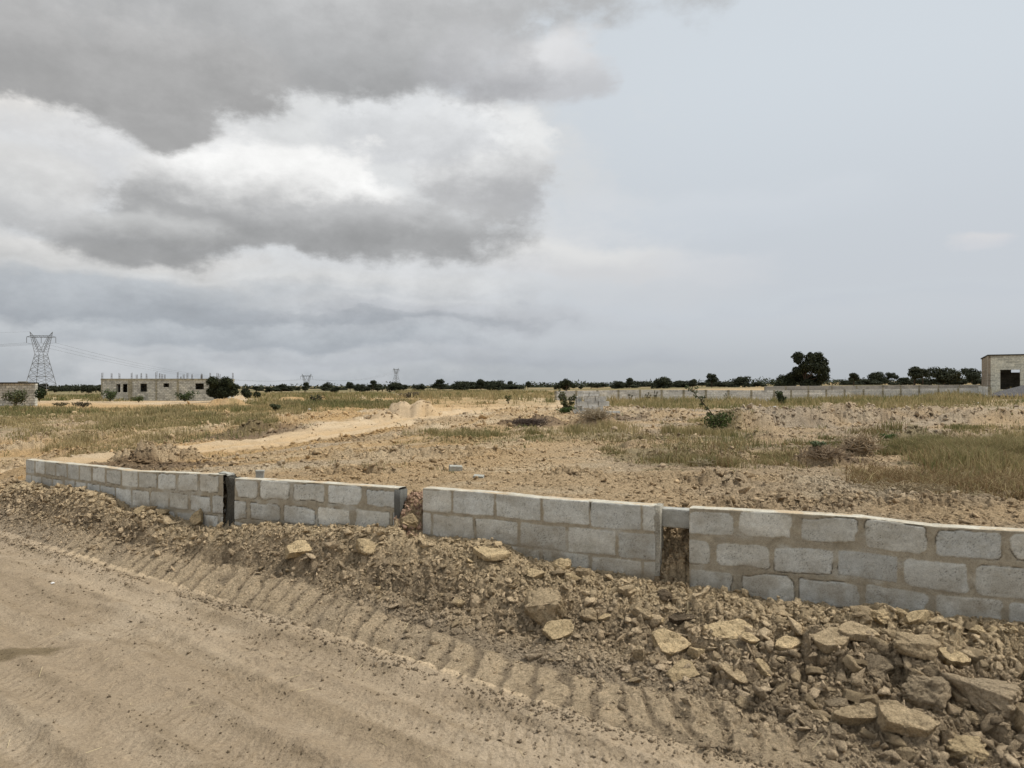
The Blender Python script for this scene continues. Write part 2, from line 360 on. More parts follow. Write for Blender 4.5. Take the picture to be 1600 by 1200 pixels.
# ------------------------------------------------------------------ mesh helpers
def npmesh(name, V, Fc, mat=None, col=None, smooth=False, parent=None, mats=None, mi=None):
    me = bpy.data.meshes.new(name); V = np.asarray(V, np.float32); Fc = np.asarray(Fc, np.int32)
    nf, k = Fc.shape
    me.vertices.add(len(V)); me.vertices.foreach_set('co', V.ravel())
    me.loops.add(nf*k); me.loops.foreach_set('vertex_index', Fc.ravel())
    me.polygons.add(nf); me.polygons.foreach_set('loop_start', np.arange(0, nf*k, k, dtype=np.int32))
    try: me.polygons.foreach_set('loop_total', np.full(nf, k, np.int32))
    except Exception: pass
    if smooth: me.polygons.foreach_set('use_smooth', np.ones(nf, bool))
    if mi is not None: me.polygons.foreach_set('material_index', np.asarray(mi, np.int32))
    if col is not None:
        at = me.color_attributes.new('Col', 'FLOAT_COLOR', 'POINT')
        c4 = np.ones((len(V), 4), np.float32); c4[:, :3] = col; at.data.foreach_set('color', c4.ravel())
    me.update(calc_edges=True); me.validate()
    for m_ in (mats or ([mat] if mat else [])): me.materials.append(m_)
    o = bpy.data.objects.new(name, me); COL.objects.link(o)
    if parent: o.parent = parent
    return o
def tag(o, label=None, cat=None, group=None, kind=None):
    if label: o['label'] = label
    if cat: o['category'] = cat
    if group: o['group'] = group
    if kind: o['kind'] = kind
    return o
def empty(name, loc, rz=0, label=None, cat=None, group=None):
    o = bpy.data.objects.new(name, None); COL.objects.link(o); o.location = loc; o.rotation_euler = (0, 0, rz); o.empty_display_size = .2
    return tag(o, label, cat, group)
class MB:
    def __init__(s): s.v = []; s.f = []; s.m = []
    def add(s, vs, fs, m=0):
        b = len(s.v); s.v += [tuple(map(float, v)) for v in vs]; s.f += [tuple(b+i for i in f) for f in fs]; s.m += [m]*len(fs)
    def box(s, x0, x1, y0, y1, z0, z1, m=0):
        s.add([(x0,y0,z0),(x1,y0,z0),(x1,y1,z0),(x0,y1,z0),(x0,y0,z1),(x1,y0,z1),(x1,y1,z1),(x0,y1,z1)],
              [(0,3,2,1),(4,5,6,7),(0,1,5,4),(1,2,6,5),(2,3,7,6),(3,0,4,7)], m)
    def bar(s, a, b, r, r2=None, n=4, m=0):
        a = Vector(a); b = Vector(b); d = (b-a)
        if d.length < 1e-6: return
        q = d.to_track_quat('Z', 'Y'); r2 = r if r2 is None else r2; vs = []
        for p, rr in ((a, r), (b, r2)):
            for i in range(n):
                t = 2*math.pi*(i+.5)/n; vs.append(p+q@Vector((math.cos(t)*rr, math.sin(t)*rr, 0)))
        fs = [(i, (i+1) % n, n+(i+1) % n, n+i) for i in range(n)]+[tuple(range(n-1, -1, -1)), tuple(range(n, 2*n))]
        s.add(vs, fs, m)
    def build(s, name, mats, parent=None, smooth=False):
        me = bpy.data.meshes.new(name); me.from_pydata(s.v, [], s.f)
        if not isinstance(mats, (list, tuple)): mats = [mats]
        for m_ in mats: me.materials.append(m_)
        me.polygons.foreach_set('material_index', s.m)
        if smooth: me.polygons.foreach_set('use_smooth', [True]*len(s.f))
        me.update(); o = bpy.data.objects.new(name, me); COL.objects.link(o)
        if parent: o.parent = parent
        return o

# ------------------------------------------------------------------ materials
def material(name, rough=.95, spec=.15):
    m = bpy.data.materials.new(name); m.use_nodes = True
    b = m.node_tree.nodes['Principled BSDF']; b.inputs['Roughness'].default_value = rough; b.inputs['Specular IOR Level'].default_value = spec
    return m, m.node_tree, b
def mnoise(t, vec, scale, detail=6, rough=.6):
    n = t.nodes.new('ShaderNodeTexNoise'); t.links.new(vec, n.inputs['Vector'])
    n.inputs['Scale'].default_value = scale; n.inputs['Detail'].default_value = detail; n.inputs['Roughness'].default_value = rough; return n
def mramp(t, v, stops):
    n = t.nodes.new('ShaderNodeValToRGB'); t.links.new(v, n.inputs[0]); e = n.color_ramp.elements
    while len(e) < len(stops): e.new(.5)
    for el, (p, c) in zip(e, stops): el.position = p; el.color = (*c, 1) if len(c) == 3 else c
    return n
def mmix(t, f, a, b, mode='MIX'):
    n = t.nodes.new('ShaderNodeMix'); n.data_type = 'RGBA'; n.blend_type = mode
    for i, v in ((0, f), (6, a), (7, b)):
        if isinstance(v, bpy.types.NodeSocket): t.links.new(v, n.inputs[i])
        elif isinstance(v, tuple): n.inputs[i].default_value = (*v[:3], 1)
        else: n.inputs[i].default_value = v
    return n.outputs[2]
def mbump(t, b, h, strength=.5, dist=.02, prev=None):
    n = t.nodes.new('ShaderNodeBump'); t.links.new(h, n.inputs['Height']); n.inputs['Strength'].default_value = strength; n.inputs['Distance'].default_value = dist
    if prev: t.links.new(prev, n.inputs['Normal'])
    t.links.new(n.outputs[0], b.inputs['Normal']); return n.outputs[0]
def g3_(v): return (v, v, v)

def soil_mat(name, fine=1.0, bump=1.0, con=1.0):
    m, t, b = material(name, .98, .08)
    at = t.nodes.new('ShaderNodeAttribute'); at.attribute_name = 'Col'
    tc_ = t.nodes.new('ShaderNodeTexCoord'); v = tc_.outputs['Object']
    a = mnoise(t, v, 34*fine, 9, .75); c = mnoise(t, v, 5.5*fine, 6, .65); e = mnoise(t, v, 130*fine, 4, .7)
    r1 = mramp(t, a.outputs[0], [(.32, g3_(.40)), (.45, g3_(.88)), (.60, g3_(1.12)), (.72, g3_(1.38))])
    r2 = mramp(t, c.outputs[0], [(.28, (.78, .76, .73)), (.5, (1, 1, 1)), (.72, (1.15, 1.12, 1.08))])
    r3 = mramp(t, e.outputs[0], [(.3, g3_(.70)), (.5, g3_(1.0)), (.7, g3_(1.18))])
    x = mmix(t, con, at.outputs['Color'], r1.outputs[0], 'MULTIPLY'); x = mmix(t, con, x, r2.outputs[0], 'MULTIPLY'); x = mmix(t, .8, x, r3.outputs[0], 'MULTIPLY')
    t.links.new(x, b.inputs['Base Color'])
    vo = t.nodes.new('ShaderNodeTexVoronoi'); t.links.new(v, vo.inputs['Vector']); vo.inputs['Scale'].default_value = 38*fine
    n1_ = mbump(t, b, a.outputs[0], 1.0*bump, .06); n2_ = mbump(t, b, vo.outputs['Distance'], .8*bump, .02, n1_); mbump(t, b, e.outputs[0], .9*bump, .014, n2_)
    return m
MSOIL = soil_mat('dry_soil'); MROAD = soil_mat('packed_road_earth', 1.1, .5, .55); MCLOD = soil_mat('clod_earth', 1.1, .8)

# ------------------------------------------------------------------ ground
c_tan = np.array((.545, .41, .255)); c_pale = np.array((.68, .56, .39)); c_orange = np.array((.50, .33, .155)); c_road = np.array((.355, .280, .194)); c_road2 = np.array((.42, .34, .244))
c_dark = np.array((.34, .265, .175)); c_bank = np.array((.59, .465, .31)); c_banktop = np.array((.71, .56, .355)); c_grey = np.array((.30, .255, .215)); c_grass = np.array((.24, .19, .085)); c_rub = np.array((.46, .385, .29))
def mixc(a, b, k): return a*(1-k[..., None])+b*k[..., None]
def dist_px(x, y, px, py, rx, ry, z=0.9):
    X_, Y_ = gp(px, py, z); return ((x-X_)/rx)**2+((y-Y_)/ry)**2
def colour(x, y, z, d):
    n = fbm(x*.5, y*.8, 4, 101); n2_ = fbm(x*2.5, y*2.5, 3, 102); nf = fbm(x*.02, y*.03, 4, 103)
    c = np.broadcast_to(c_tan, x.shape+(3,)).copy()
    c = mixc(c, c_pale, ss(.05, .5, n+.4*n2_)*.7); c = mixc(c, c_rub, ss(.1, .45, fbm(x*.3+5, y*.4, 3, 104))*.45)
    c = mixc(c, c_orange*1.08, d['swp']*.8*ss(-.3, .3, fbm(d['tt']*.9, d['tu']*.1, 4, 131))); c = mixc(c, c_pale, d['swp']*.5*ss(.05, .4, fbm(d['tt']*1.6+9, d['tu']*.14, 4, 132))); c = mixc(c, c_dark*1.2, .35*ss(.12, .5, fbm(x*.7, y*1.4, 5, 133)))
    # greyer, stonier soil to the right behind the wall
    az = np.arctan2(x, y)
    rg = ss(.05, .25, az)*ss(9.0, 12, d['r'])*ss(60, 35, d['r'])
    c = mixc(c, c_grey, rg*.42*ss(-.3, .3, n+.3*n2_)); 
    # orange bare field beyond the left grass
    oz = ss(33, 38, y)*ss(80, 66, y)*ss(.1, -.15, az); c = mixc(c, c_orange, oz*.75)
    c = mixc(c, c_pale, d['hr']*.25*ss(-.2, .4, n2_))
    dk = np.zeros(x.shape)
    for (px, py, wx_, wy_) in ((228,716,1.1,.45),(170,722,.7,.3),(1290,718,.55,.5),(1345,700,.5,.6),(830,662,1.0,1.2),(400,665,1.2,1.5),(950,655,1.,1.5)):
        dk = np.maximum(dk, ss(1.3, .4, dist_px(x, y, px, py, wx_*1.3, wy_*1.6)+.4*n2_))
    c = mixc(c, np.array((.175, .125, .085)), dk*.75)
    c = mixc(c, np.array((.50, .385, .25)), d['trk']*.55)
    # grass underlay
    for nm, pts, nn, hh, gr in GW:
        xx = x+.35*n2_; yy = y+.6*n*np.clip(d['r']/15, 1, 4)
        k = inpoly(xx, yy, pts).astype(float); c = mixc(c, c_grass*(1.0-.25*gr)+np.array((-.03, .01, -.01))*gr, k*.5*ss(-.25, .35, n2_+n))
    # far plain
    far = ss(110, 220, d['r']); cf = mixc(np.broadcast_to(np.array((.26, .21, .12)), c.shape), np.array((.15, .14, .07)), ss(-.15, .25, nf)); cf = mixc(cf, c_orange*.95, ss(.2, .45, fbm(x*.008, y*.02, 3, 108))*.55)
    c = mixc(c, cf, far)
    # front side
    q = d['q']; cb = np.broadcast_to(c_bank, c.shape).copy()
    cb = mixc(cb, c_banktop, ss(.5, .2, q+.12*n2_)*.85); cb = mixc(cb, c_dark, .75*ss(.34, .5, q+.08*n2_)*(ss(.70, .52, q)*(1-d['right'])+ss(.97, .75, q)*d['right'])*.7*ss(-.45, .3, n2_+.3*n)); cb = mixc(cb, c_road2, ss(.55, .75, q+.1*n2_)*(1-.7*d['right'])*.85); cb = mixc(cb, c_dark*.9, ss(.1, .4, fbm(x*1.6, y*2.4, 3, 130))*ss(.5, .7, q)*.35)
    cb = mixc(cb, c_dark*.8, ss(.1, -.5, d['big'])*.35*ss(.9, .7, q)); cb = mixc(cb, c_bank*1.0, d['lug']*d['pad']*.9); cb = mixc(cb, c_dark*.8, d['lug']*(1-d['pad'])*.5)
    cr = np.broadcast_to(c_road, c.shape).copy(); cr = mixc(cr, c_road2, ss(-.1, .5, fbm(x*.9, y*1.6, 4, 110)))
    cr = mixc(cr, c_dark*.85, ss(.1, .5, fbm(d['f']*3.2, d['u']*.45, 5, 111))*.55); cr = mixc(cr, c_road2*1.12, ss(.1, .5, fbm(d['f']*2.6+9, d['u']*.3, 4, 112))*.6)
    cr = mixc(cr, c_dark*.72, d['rut']*.6*ss(-.6, .3, fbm(x*7, y*7, 3, 121)))
    dw = ((x-gp(42,1018,0)[0])/.30-.35*(y-gp(42,1018,0)[1]))**2+((y-gp(42,1018,0)[1]-.25*(x-gp(42,1018,0)[0]))/.14)**2+.9*fbm(x*5, y*5, 4, 122); cr = mixc(cr, np.array((.15, .115, .065)), ss(1.35, .3, dw)*.75)
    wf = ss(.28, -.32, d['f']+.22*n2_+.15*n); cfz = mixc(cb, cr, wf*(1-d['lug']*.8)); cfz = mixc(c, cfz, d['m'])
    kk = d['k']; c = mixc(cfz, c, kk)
    return np.clip(c, .01, .9)

hw = R(41); NA_ = 940
ang = np.concatenate([np.linspace(-hw, hw, NA_), np.linspace(hw, 2*math.pi-hw, 52)[1:-1]])
rr = [.05, .6, 1.3, 2.0, 2.6]; r_ = 3.0
while r_ < 9000:
    rr.append(r_); r_ += min(.82*r_*r_/(CZ*F), .013*r_ if r_ < 90 else .03*r_)
rr = np.array(rr); nr = len(rr); na = len(ang)
AA, RR = np.meshgrid(ang, rr); GX = np.sin(AA)*RR; GY = np.cos(AA)*RR
GZ, fd = H(GX, GY, full=True); GZ = GZ-(RR**2)/(2*6.4e6)*0
GC = colour(GX, GY, GZ, fd)
print('terrain', GX.shape)
idx = np.arange(nr*na).reshape(nr, na); nx_ = np.roll(idx, -1, axis=1)
quads = np.stack([idx[:-1], nx_[:-1], nx_[1:], idx[1:]], -1)[:, :, ::-1]
kf = fd['k'][:-1]; ff = fd['f'][:-1]; uu = fd['u'][:-1]
isroad = (kf < .5) & ((ff < 0) | (uu < U_END-1.2)); isbank = (kf < .5) & ~isroad; istrk = ~isroad & ~isbank & (fd['trk'][:-1] > .5) & (fd['r'][:-1] < 88)
isgr = ~(isroad | isbank | istrk)
V = np.stack([GX, GY, GZ], -1).reshape(-1, 3); C3 = GC.reshape(-1, 3)
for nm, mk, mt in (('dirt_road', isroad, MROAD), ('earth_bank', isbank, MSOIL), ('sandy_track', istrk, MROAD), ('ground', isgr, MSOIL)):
    q4 = quads[mk]; us, inv = np.unique(q4, return_inverse=True)
    o = npmesh(nm, V[us], inv.reshape(q4.shape), mt, C3[us], smooth=True); tag(o, kind='structure')

# ------------------------------------------------------------------ clods
def uv2w(u, off=0):
    X_ = np.interp(u, WU, WX); Y_ = np.interp(u, WU, WY); i = np.clip(np.searchsorted(WU, u, side='right')-1, 0, len(WU)-2)
    dx = np.diff(WX)[i]; dy = np.diff(WY)[i]; ln = np.hypot(dx, dy); return X_-dy/ln*off, Y_+dx/ln*off      # +off = behind
def ico(sub):
    bm = bmesh.new(); bmesh.ops.create_icosphere(bm, subdivisions=sub, radius=1)
    v = np.array([x.co[:] for x in bm.verts]); f = np.array([[q.index for q in p.verts] for p in bm.faces]); bm.free(); return v, f
IC = {1: ico(1), 2: ico(2), 3: ico(3), 4: ico(4)}
def hull(npt, g, sub=0, rough=0.0, seed=0):
    bm = bmesh.new(); p = g.normal(size=(npt, 3)); p /= np.linalg.norm(p, axis=1)[:, None]; p *= g.uniform(.72, 1.05, npt)[:, None]
    for q in p: bm.verts.new(q)
    r_ = bmesh.ops.convex_hull(bm, input=bm.verts[:]); bmesh.ops.delete(bm, geom=[e for e in r_['geom_interior'] if isinstance(e, bmesh.types.BMVert)], context='VERTS')
    if sub: bmesh.ops.subdivide_edges(bm, edges=bm.edges[:], cuts=sub, use_grid_fill=True)
    bmesh.ops.triangulate(bm, faces=bm.faces[:]); bm.verts.index_update()
    v = np.array([x.co[:] for x in bm.verts]); f = np.array([[q.index for q in p_.verts] for p_ in bm.faces]); bm.free()
    if rough: v *= (1+rough*fbm(v[:, 0]*2.5+seed, v[:, 1]*2.5+v[:, 2]*2, 4, seed)+rough*.6*lumps(v[:, 0]+seed, v[:, 1]+v[:, 2]*.8, .3, seed+1, 1.4, .6))[:, None]
    return v, f
def rock(sub, cuts=9, rough=.06, g=rng, depth=(.45, .85)):
    if sub == 1: return hull(9, g)
    if sub == 2: return hull(11, g, 1, .10, int(g.integers(1000)))
    v, f = IC[sub]; v = v.copy()
    for i in range(cuts):
        n = g.normal(size=3); n /= np.linalg.norm(n); c = g.uniform(*depth); d = v@n; o = d > c
        v[o] -= np.outer(d[o]-c, n)*.96
    if rough: v *= (1+rough*fbm(v[:, 0]*3+g.uniform(0, 50), v[:, 1]*3+v[:, 2]*2.3, 3, int(g.integers(1000))))[:, None]
    return v, f
def rot(g, n, tilt=.6):
    a = g.uniform(0, 2*math.pi, n); tx = g.normal(0, tilt, n); ty = g.normal(0, tilt, n)
    ca, sa = np.cos(a), np.sin(a); Z0 = np.zeros(n); O = np.ones(n)
    Rz = np.stack([ca, -sa, Z0, sa, ca, Z0, Z0, Z0, O], -1).reshape(n, 3, 3)
    cx, sx = np.cos(tx), np.sin(tx); Rx = np.stack([O, Z0, Z0, Z0, cx, -sx, Z0, sx, cx], -1).reshape(n, 3, 3)
    cy, sy = np.cos(ty), np.sin(ty); Ry = np.stack([cy, Z0, sy, Z0, O, Z0, -sy, Z0, cy], -1).reshape(n, 3, 3)
    return Rx@Ry@Rz
def scatter(name, xs, ys, size, cols, sub, label, cat, ntemp=14, flat=.6, sink=.25, tilt=.5, cuts=9):
    T = [rock(sub, cuts, .05) for _ in range(ntemp)]; size = np.minimum(size, np.median(size)*3.4); n = len(xs); zs = H(xs, ys); which = rng.integers(ntemp, size=n); Vs, Fs, Cs = [], [], []; b = 0
    Rm = rot(rng, n, tilt); sc = np.stack([size*rng.uniform(.7, 1.3, n), size*rng.uniform(.55, 1.0, n), size*flat*rng.uniform(.5, 1.3, n)], -1)
    for k in range(ntemp):
        i = np.where(which == k)[0]
        if not len(i): continue
        v, f = T[k]; vv = v[None]*sc[i][:, None, :]; vv = np.einsum('nij,nkj->nki', Rm[i], vv)
        vv += np.stack([xs[i], ys[i], zs[i]+sc[i][:, 2]*(1-sink*2)*.7], -1)[:, None, :]
        Vs.append(vv.reshape(-1, 3)); Fs.append((f[None]+(np.arange(len(i))*len(v))[:, None, None]+b).reshape(-1, 3)); b += len(i)*len(v)
        Cs.append(np.repeat(cols[i], len(v), axis=0))
    o = npmesh(name, np.concatenate(Vs), np.concatenate(Fs), MCLOD, np.concatenate(Cs)); tag(o, label, cat, kind='stuff'); return o
def sample_front(n, g=rng):
    "random plan points between wall and road in view"
    u = g.uniform(U_END-1.5, WU[6]+1.0, n); X_ = np.interp(u, WU, WX); Y_ = np.interp(u, WU, WY)
    t = g.uniform(0, 1, n); FU = ulen(FX, FY)
    # walk along the local normal towards the road
    X2 = np.interp(u+.01, WU, WX)-X_; Y2 = np.interp(u+.01, WU, WY)-Y_; ln = np.hypot(X2, Y2); nx, ny = Y2/ln, -X2/ln
    d = t*2.6; return X_+nx*d, Y_+ny*d, u, d
def clodcols(x, y, jit=.12):
    z, d = H(x, y, full=True); c = colour(x, y, z, d)
    li = rng.random(len(x)) < .3
    c = c*(1.06+.28*li+rng.normal(0, jit, len(x)))[:, None]; return np.maximum(c*np.minimum(1, .66/c.max(axis=1))[:, None], .02), d
def keep(mask, *a): return [q[mask] for q in a]
# crumbs
x, y, u, d_ = sample_front(150000); c, d = clodcols(x, y)
pr = np.interp(d['q'], [0, .3, .5, .8, .99, 1.0], [.55, .75, .95, .45, .16, .0])+.0; pr = np.where(d['f'] < 0, .35*np.exp(d['f']/.25)+.0, pr)*(1-.85*d['lug']*d['pad'])*np.where(d['s'] > -.05, 0, 1)+.5*np.exp(-((np.abs(d['lt'])-.32)/.06)**2)*(d['f'] < 1)*(d['s'] < -.3)
pr *= .45+.55*ss(-.3, .3, fbm(x*2, y*2, 2, 140))
k = rng.random(len(x)) < pr; x, y, c = keep(k, x, y, c)
scatter('soil_crumbs', x, y, rng.lognormal(math.log(.0098), .5, len(x)), c, 1, 'loose crumbs of dry earth strewn over the bank and road edge', 'soil', flat=.75, sink=.2)
x = rng.uniform(-5.5, 3, 60000); y = rng.uniform(2.6, 9, 60000); c, d = clodcols(x, y); k = (d['f'] < 0) & (rng.random(len(x)) < .010+.28*d['rut']); x, y, c = keep(k, x, y, c)
scatter('road_crumbs', x, y, rng.lognormal(math.log(.0065), .4, len(x)), c*.85, 1, 'tiny crumbs of earth along the wheel ruts of the dirt road', 'soil', flat=.7, sink=.2)
# clods
x, y, u, d_ = sample_front(60000); c, d = clodcols(x, y, .15)
pr = np.interp(d['q']-.18*d['right'], [0, .2, .45, .66, .95, 1.0], np.array([.55, .7, .85, .22, .04, .0]))*(1-.9*d['lug'])*np.where(d['s'] > -.1, 0, 1); pr = np.where(d['f'] < 0, 0, pr)*(1+.2*d['right'])
k = rng.random(len(x)) < pr*.7; dl_ = ss(U(520), U(150), u); x, y, c = keep(k, x, y, c); dd_ = keep(k, d['right'])[0]; dl_ = keep(k, dl_)[0]
scatter('small_clods', x, y, rng.lognormal(math.log(.020), .58, len(x))*(1+.3*dd_+.35*dl_), c, 2, 'broken lumps of dry clay heaped along the bank', 'clods', flat=.5, tilt=.75, cuts=8)
x = []; y = []
for a, b in GAPS[1:]:
    uu_ = rng.uniform(a, b, 420); of = rng.uniform(-.16, .34, 420); X_, Y_ = uv2w(uu_, of); x.append(X_); y.append(Y_)
x = np.concatenate(x); y = np.concatenate(y); c = np.where((np.arange(len(x)) < 420)[:, None], np.array((.56, .38, .27)), np.array((.50, .38, .24)))*rng.uniform(.6, 1.25, len(x))[:, None]
scatter('gap_rubble', x, y, rng.lognormal(math.log(.019), .4, len(x)), c, 2, 'crumbling earth and clods filling the gaps between the wall sections', 'rubble', flat=.7, tilt=.8, cuts=10)
# beyond the wall
def sample_land(n, r0, r1):
    a = rng.uniform(-.66, .66, n); r = np.exp(rng.uniform(math.log(r0), math.log(r1), n)); return np.sin(a)*r, np.cos(a)*r
x, y = sample_land(150000, 5.5, 38); c, d = clodcols(x, y, .14)
pr = (.18+.82*d['rough']*ss(-.2, .3, fbm(x*.8, y*1.2, 3, 141)))*(1-.93*d['trk'])*(d['s'] > .25)+d['hr']*.6*(d['s'] > .3)
k = rng.random(len(x)) < pr*.55; x, y, c, r__ = keep(k, x, y, c, d['r'])
scatter('field_crumbs', x, y, rng.lognormal(math.log(.016), .5, len(x))*np.clip(r__/9, .8, 2.4), c, 1, 'scattered crumbs and pebbles of soil on the land behind the wall', 'soil', flat=.6)
x, y = sample_land(30000, 5.8, 75); c, d = clodcols(x, y, .16)
pr = (.05+.45*d['rough']*ss(.0, .4, fbm(x*.5, y*.8, 3, 142)))*(1-.97*d['trk'])*(d['s'] > .3)+d['hr']*.9*(d['s'] > .3)
k = rng.random(len(x)) < pr*.6; x, y, c, r__ = keep(k, x, y, c, d['r'])
scatter('field_clods', x, y, rng.lognormal(math.log(.04), .45, len(x))*np.clip(r__/13, .8, 2.5), c, 2, 'dry clods and stones lying on the ploughed up land', 'clods', flat=.55, tilt=.6)

# ---- individual clods
def clod_mesh(name, w_, d_, h_, colr, kind, seed):
    g = np.random.default_rng(seed)
    if kind == 'slab':
        v, f = IC[4]; v = v.copy(); r0 = np.hypot(v[:, 0], v[:, 1])+1e-9; zz = v[:, 2]; kk = np.where(np.abs(zz) > .3, 1/.954, 1/r0); v[:, 0] *= kk; v[:, 1] *= kk; v[:, 2] = np.clip(zz/.3, -1, 1)
        for _ in range(9):
            t = g.uniform(0, 6.28); n = np.array((math.cos(t), math.sin(t), g.normal(0, .08))); c = g.uniform(.55, .88); dd = v@n; o = dd > c; v[o] -= np.outer(dd[o]-c, n)*.97
        v[:, :2] *= (1+.05*fbm(v[:, 0]*4+seed, v[:, 1]*4+v[:, 2]*2.5, 3, seed))[:, None]
        f1, f2, *_ = voro(v[:, 0]*1.1+seed+.2*vn(v[:, 0]*4, v[:, 1]*4, seed+2), v[:, 1]*1.1+.25*vn(v[:, 0]*4, v[:, 1]*4, seed), seed); top = v[:, 2] > .3
        v[:, 2] += .22*fbm(v[:, 0]*2+seed, v[:, 1]*2, 4, seed)+.12*fbm(v[:, 0]*9, v[:, 1]*9, 2, seed)-np.where(top, .5*(1-ss(.0, .05, f2-f1)), 0)
    elif kind == 'lump':
        v, f = hull(18, g, 9, .10, seed)
        v *= (1+.07*lumps(v[:, 0]*1+seed, v[:, 1]+v[:, 2]*.7, .35, seed, 1.4, .9)+.04*lumps(v[:, 0]+v[:, 2], v[:, 1]+seed, .14, seed, 1.4, .9)+.10*fbm(v[:, 0]*2+seed, v[:, 1]*2+v[:, 2]*2, 3, seed))[:, None]
    else:
        v, f = hull(13, g, 9, .07, seed)
        v[:, 2] += .05*fbm(v[:, 0]*3+seed, v[:, 2]*9+v[:, 1], 3, seed)
    v = v/np.abs(v).max(axis=0)
    v = v*np.array((w_, d_, h_))*.5
    n = fbm(v[:, 0]/w_*4, v[:, 1]/w_*4+v[:, 2]/w_*3, 3, seed); c = colr[None]*(1+.10*n[:, None])
    if kind != 'lump': c = c*np.where(v[:, 2] > h_*.28, 1.06, .86)[:, None]  # top painted lighter and sides darker, as if lit from above
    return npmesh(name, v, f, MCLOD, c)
cT = np.array((.68, .53, .32)); cM = np.array((.53, .415, .265)); cD = np.array((.20, .155, .105)); cG = np.array((.37, .295, .20))
